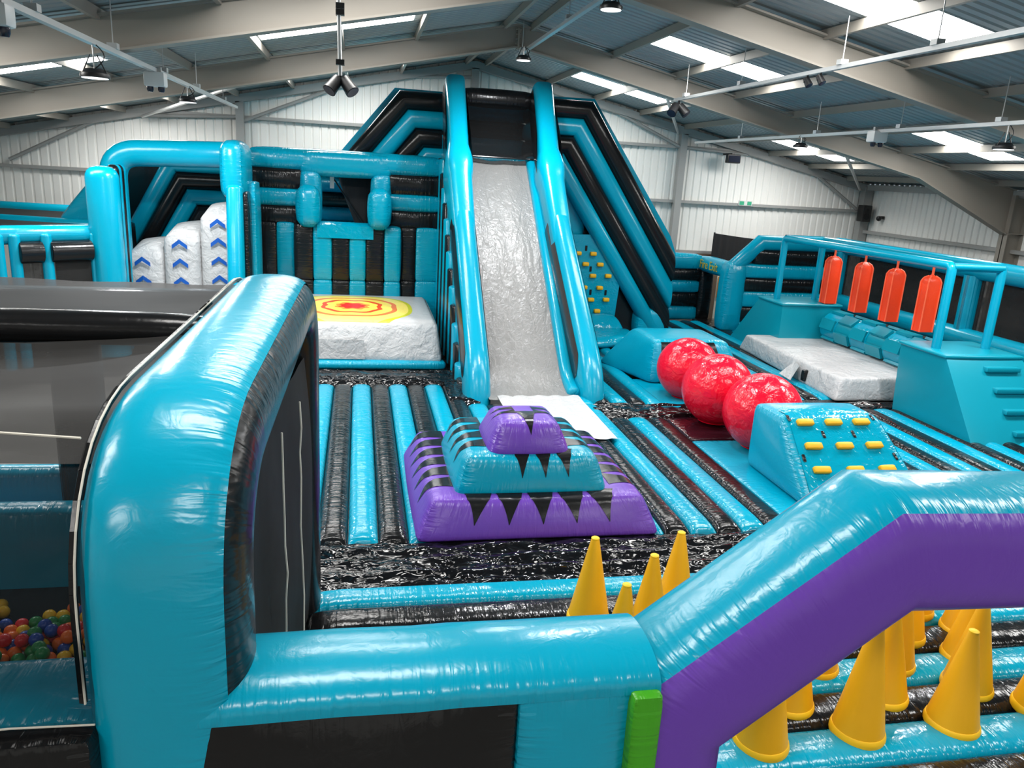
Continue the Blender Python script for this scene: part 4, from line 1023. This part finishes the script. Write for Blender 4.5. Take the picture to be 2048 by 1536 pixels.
tube('top_tube', 'cyan', p4, [(14.1, 21.3, 2.64), (14.1, 6, 2.64)], (0, 0, 1), .46, p=2.2, cap0=.05, cap1=.05)
tube('middle_tube', 'cyan', p4, [(14.0, 21.3, 1.05), (14.0, 6, 1.05)], (0, 0, 1), .46, p=2.2, cap0=.05, cap1=.05)
tube('bottom_tube', 'black', p4, [(14.0, 21.3, .4), (14.0, 6, .4)], (0, 0, 1), .8, p=3, cap0=.05, cap1=.05)
for Y in (20.9, 15.7, 10.8, 6.2): tube('wall_post', 'cyan', p4, [(14.05, Y, 0), (14.05, Y, 2.5)], (0, 1, 0), .42, p=2.2, n=18)
for ya, yb in ((15.9, 20.7), (11.0, 15.5), (6.4, 10.6)):
    MB().add([(14.1, ya, 1.2), (14.1, yb, 1.2), (14.1, yb, 2.5), (14.1, ya, 2.5)], [(0, 1, 2, 3)]).build('side_net', 'net', p4, smooth=False)
    pillow('dark_backing', 'black', p4, 14.5, 14.6, ya, yb, .9, 2.45, .03, 0, 4)
pl = thing('corner_bolster', 'short cyan and black bolster strip at the foot of the back right wall', 'bolster', (12, 20.5, 0))
pillow('pad', 'cyan', pl, 11.0, 14.0, 20.5, 20.95, 0, .16, .08, .02)
pillow('pad_edge', 'black', pl, 11.0, 14.0, 20.42, 20.52, 0, .12, .05, .01)

# ================================================================ FOREGROUND: FRONT WALL + ARCH
YFw = 3.3
fw = thing('front_wall', 'low cyan topped front wall with a black panel, bottom centre', 'inflatable wall', (.4, 3.6, GZ))
prof = []
for i in range(21):
    a = pi * i / 20; prof.append((.33 * cos(a), .17 * sin(a) ** .8))
prof.append((-.34, -.3)); prof.append((-.3, -.6))
nd = [(V3((x, 3.63, 1.58 + dz)), V3((0, -1, 0)), V3((0, 0, 1))) for x, dz in ((-.75, -.0), (-.5, .0), (-.1, .005), (.3, -.003), (.5, .004), (.82, 0), (1.2, .0), (1.585, 0))]
sweep(MB(), nd, prof, False).build('top_tube', 'cyan', fw)
hexa(MB(), bx(-.8, .82, 3.32, 3.9, GZ, 1.6), .025, (0, .0, .17, .05, 0, 0), 12).build('black_panel', 'black', fw)
hexa(MB(), bx(.82, 1.44, 3.31, 3.9, GZ, 1.6), .025, (0, .0, .1, .05, 0, 0), 12).build('cyan_panel', 'cyan', fw)
hexa(MB(), bx(1.41, 1.585, 3.235, 3.9, GZ, 1.605), .03, (0, .0, .02, .02, 0, 0), 8).build('green_strip', 'green', fw, label='bright green seam strip beside the purple arch')

ar = thing('entrance_arch', 'purple fronted cyan entrance arch in the foreground', 'arch', (4.2, 3.6, GZ))
seam = [(1.4, GZ), (1.4, 1.455), (2.86, 2.56), (5.0, 2.5), (6.3, 1.6), (6.3, GZ)]
pts = [V3((x, 3.63, z)) for x, z in seam]
base_nodes = nodes3(pts, (0, -1, 0))     # U points outwards (up / left)
fl_ = 1 if base_nodes[3][1].z > 0 else -1
HW = .37; CO = HW * .79
def arch_nodes():
    out = []
    for i, (c_, U, W) in enumerate(base_nodes): out.append((c_ - U * fl_ * CO, U * fl_, W))
    dense = []
    for i in range(len(out) - 1):
        for j in range(8):
            t_ = j / 8; dense.append((out[i][0].lerp(out[i + 1][0], t_), out[i][1].lerp(out[i + 1][1], t_), W))
    dense.append(out[-1]); return dense
an_ = arch_nodes()
sweep(MB(), an_, superell(2 * HW, 2 * HW, 3, 20, -160, 45.0), False).build('back_skin', 'cyan', ar) if False else None
# profile angle: 0 = outward (up), 90 = front
sweep(MB(), an_, superell(2 * HW, 2 * HW, 3, 30, 45, 215), False).build('front_skin', 'purple', ar, label='purple front and underside of the arch')
sweep(MB(), an_, superell(2 * HW, 2 * HW, 3, 34, 215, 405), False).build('top_skin', 'cyan', ar, label='cyan top and back of the arch')

# ================================================================ FOREGROUND: BALL PIT TOWER
bt = thing('ball_pit_tower', 'big cyan and black inflatable frame with dark nets around the ball pit', 'ball pit frame', (-2.5, 5, GZ))
path = fillet([(-.89, 3.62, GZ), (-.89, 3.62, 1.5), (-.89, 3.62, 2.74), (-.67, 7.0, 3.05), (-.67, 7.0, .0)], [0, .62, .5], 10)
fine = [path[0]]
for a, b in zip(path[:-1], path[1:]):
    k = max(1, int((b - a).length / .2)); fine += [a.lerp(b, j / k) for j in range(1, k + 1)]
N_ = V3((1, -.065, 0)).normalized(); nd = nodes3(fine, N_)
fl_ = -1 if nd[0][1].y > 0 else 1
nd = [(c_, U * fl_, W) for c_, U, W in nd]       # U = outwards (front / top), W = +x
W2 = .36
# 0 deg = outward, 90 = +x (course side)
tsc = [1 - .16 * max(0., min(1., (c_.y - 3.8) / 3.0)) for c_, U, W in nd]
sweep(MB(), nd, superell(.64, .74, 2.9, 30, -150, 48), False, scales=tsc).build('cyan_skin', 'cyan', bt, label='cyan outer skin of the frame')
sweep(MB(), nd, superell(.64, .76, 2.4, 24, 48, 210), False, scales=tsc).build('black_skin', 'black', bt, label='black inner skin of the frame')
# edge cord along the net seam
mb = MB(); q = [c_ + (U * .27 + W * -.33) * k_ for (c_, U, W), k_ in zip(nd, tsc) if c_.z > 1.55 and c_.y < 6.9]
for i in range(len(q) - 1): mb.rod(q[i], q[i + 1], .006, 6)
mb.build('seam_cord', 'rope', bt)
mb = MB(); q = [c_ + (U * .25 + W * -.345) * k_ for (c_, U, W), k_ in zip(nd, tsc) if c_.z > 1.55 and c_.y < 6.9]
for i in range(len(q) - 1): mb.rod(q[i], q[i + 1], .02, 6)
mb.build('seam_tape', 'black', bt)
# roof net: sags a little
vs = []; nx, ny = 24, 24
for i in range(nx + 1):
    for j in range(ny + 1):
        x = -1.2 - 4.3 * i / nx; y = 3.75 + 3.4 * j / ny
        if i < 12: x += (.22 * j / ny) * (1 - i / 12)
        z = 2.84 + .26 * j / ny - .1 * sin(pi * j / ny) * sin(pi * min(1, i / nx * 1.5)) + .015 * noise.noise(V3((x * 1.5, y * 3, 0))) + .03 * i / nx
        if j < 3: z -= (3 - j) * .03
        vs.append((x, y, z))
MB().add(vs, [(i * (ny + 1) + j, i * (ny + 1) + j + 1, (i + 1) * (ny + 1) + j + 1, (i + 1) * (ny + 1) + j) for i in range(nx) for j in range(ny)]).build('roof_net', 'net', bt, label='dark net roof')
# front net
vs = []
for i in range(nx + 1):
    for j in range(ny + 1):
        t_ = j / ny; x = -1.2 - 4.3 * i / nx; z = 1.58 + 1.16 * t_
        y = 3.38 + (.38 * max(0, t_ - .5) ** 2 * 4 * 1.0) + .03 * noise.noise(V3((x * 1.2, z * 4, 5)))
        vs.append((x, y, z))
MB().add(vs, [(i * (ny + 1) + j, (i + 1) * (ny + 1) + j, (i + 1) * (ny + 1) + j + 1, i * (ny + 1) + j + 1) for i in range(nx) for j in range(ny)]).build('front_net', 'net_thin', bt, label='see-through dark front net')
hexa(MB(), bx(-5.5, -1.2, 3.4, 3.95, 1.35, 1.6), .06, (0, 0, 0, 0, 0, .03), 8).build('sill_tube', 'cyan', bt)
mb = MB()
for i in range(12): mb.rod((-1.2 - 4.3 * i / 12, 3.36, 1.6 + .012 * (i % 2)), (-1.2 - 4.3 * (i + 1) / 12, 3.36, 1.6 + .012 * ((i + 1) % 2)), .005, 5)
mb.build('lower_cord', 'rope', bt)
mb = MB()
for i in range(8): mb.rod((-1.24 - 3 * i / 8, 3.66 - .02 * (i == 0), 2.92 + .02 * i / 8), (-1.24 - 3 * (i + 1) / 8, 3.72, 2.92 + .02 * (i + 1) / 8), .006, 5)
mb.build('tie_string', 'rope', bt)
tube('cross_tube', 'black', bt, [(-5.5, 5.75, 3.02), (-1.5, 5.75, 2.99), (-.95, 5.75, 2.97)], (0, 0, 1), .24, p=2.1, cap1=.05)
hexa(MB(), bx(-5.5, -1.2, 3.28, 3.88, GZ, 1.57), .06, (0, 0, .05, .03, 0, 0), 10).build('front_panel', 'black', bt)
# inner side net facing the course
vs = []; n_ = 22
for i in range(n_ + 1):
    for j in range(n_ + 1):
        t_ = i / n_; y = 3.9 + 2.85 * t_; z = 0 + 2.55 * j / n_
        vs.append((-.7 + .24 * t_ + .07 * noise.noise(V3((y * 1.4, z * .8, 3))) + .05 * sin(pi * j / n_), y, z))
MB().add(vs, [(i * (n_ + 1) + j, (i + 1) * (n_ + 1) + j, (i + 1) * (n_ + 1) + j + 1, i * (n_ + 1) + j + 1) for i in range(n_) for j in range(n_)]).build('side_net', 'net', bt, label='dark net door facing the course')
for yy in (4.9, 5.6):
    mb = MB(); q = [(-.62 + .24 * (yy - 3.9) / 2.85 + .02 * noise.noise(V3((z * 3, yy, 0))) + .06, yy + .04 * noise.noise(V3((z * 2, yy, 4))), z) for z in [2.5 - .2 * k for k in range(12)]]
    for i in range(len(q) - 1): mb.rod(q[i], q[i + 1], .007, 5)
    mb.build('net_seam', 'rope', bt)
# far frame and left frame of the tower
tube('rear_tube', 'cyan', bt, [(-5.6, 7.15, 2.82), (-.7, 7.15, 2.86)], (0, 0, 1), .4, p=2.4)
pillow('rear_wall', 'cyan', bt, -5.6, -.9, 7.0, 7.3, GZ, 1.4, .12, .03)
tube('rear_post', 'black', bt, [(-2.4, 7.1, GZ), (-2.4, 7.1, 2.7)], (0, 1, 0), .4, p=2.4)
tube('left_frame', 'cyan', bt, fillet([(-5.6, 3.62, GZ), (-5.6, 3.62, 2.75), (-5.6, 7.0, 2.8), (-5.6, 7.0, 0)], [.5, .5], 6), (1, 0, 0), .62, p=2.8)

pt = thing('ball_pit', 'cyan padded pit wall and floor behind the front net holding the balls', 'ball pit', (-2.6, 5.6, 0))
hexa(MB(), bx(-5.2, -1.02, 4.72, 5.05, GZ, .84), .1, .02, 8).build('pit_wall', 'cyan', pt)
hexa(MB(), bx(-5.2, -1.02, 6.3, 6.6, GZ, 1.35), .1, .02, 8).build('pit_back', 'cyan', pt)
hexa(MB(), bx(-5.2, -.95, 5.03, 6.32, GZ, .7), .03, 0, 4).build('pit_floor', 'black', pt)
cols = ['red', 'yellow', 'green', 'blue', 'orange']; protos = {}
def ball_mesh(col):
    me = MB(); n1, n2, R = 14, 9, .048; vs = []
    for i in range(n2 + 1):
        a = pi * i / n2
        for j in range(n1): vs.append((R * sin(a) * cos(2 * pi * j / n1), R * sin(a) * sin(2 * pi * j / n1), R * cos(a)))
    me.add(vs, [(i * n1 + j, (i + 1) * n1 + j, (i + 1) * n1 + (j + 1) % n1, i * n1 + (j + 1) % n1) for i in range(n2) for j in range(n1)])
    return me
rnd = random.Random(3); yy = 5.1; row = 0; count = 0
while yy < 6.0:
    xx = -2.85 + (.05 if row % 2 else 0)
    while xx < -1.4:
        if not (yy > 5.75 and rnd.random() < .55):
            layers = 2 if rnd.random() < .35 and yy < 5.7 else 1
            for l in range(layers):
                col = rnd.choice(cols); loc = (xx + rnd.uniform(-.012, .012) + .03 * l, yy + rnd.uniform(-.012, .012) + .03 * l, .748 + .08 * l)
                if col not in protos:
                    o = ball_mesh(col).build('pit_ball', 'ball_' + col, None); protos[col] = o
                else: o = protos[col].copy(); COL.objects.link(o)
                o.location = loc; count += 1
                tag(o, col + ' plastic ball among the loose balls in the ball pit', 'ball', 'balls in the ball pit')
        xx += .1
    yy += .093; row += 1

# ================================================================ LAMPS OF THE HALL (the high bay lamps' own light)
for x, y, z in ((-3.1, 10.66, 4.97), (3.45, 11.42, 6.44), (3.37, 17.15, 6.44), (9.9, 11.03, 4.95), (-3.1, 16.0, 5.07)):
    l = bpy.data.lights.new('high_bay_lamp', 'AREA'); l.shape = 'DISK'; l.size = .28; l.energy = LED_W; l.color = (.96, .98, 1)
    o = bpy.data.objects.new('high_bay_lamp', l); COL.objects.link(o); o.location = (x, y, z)
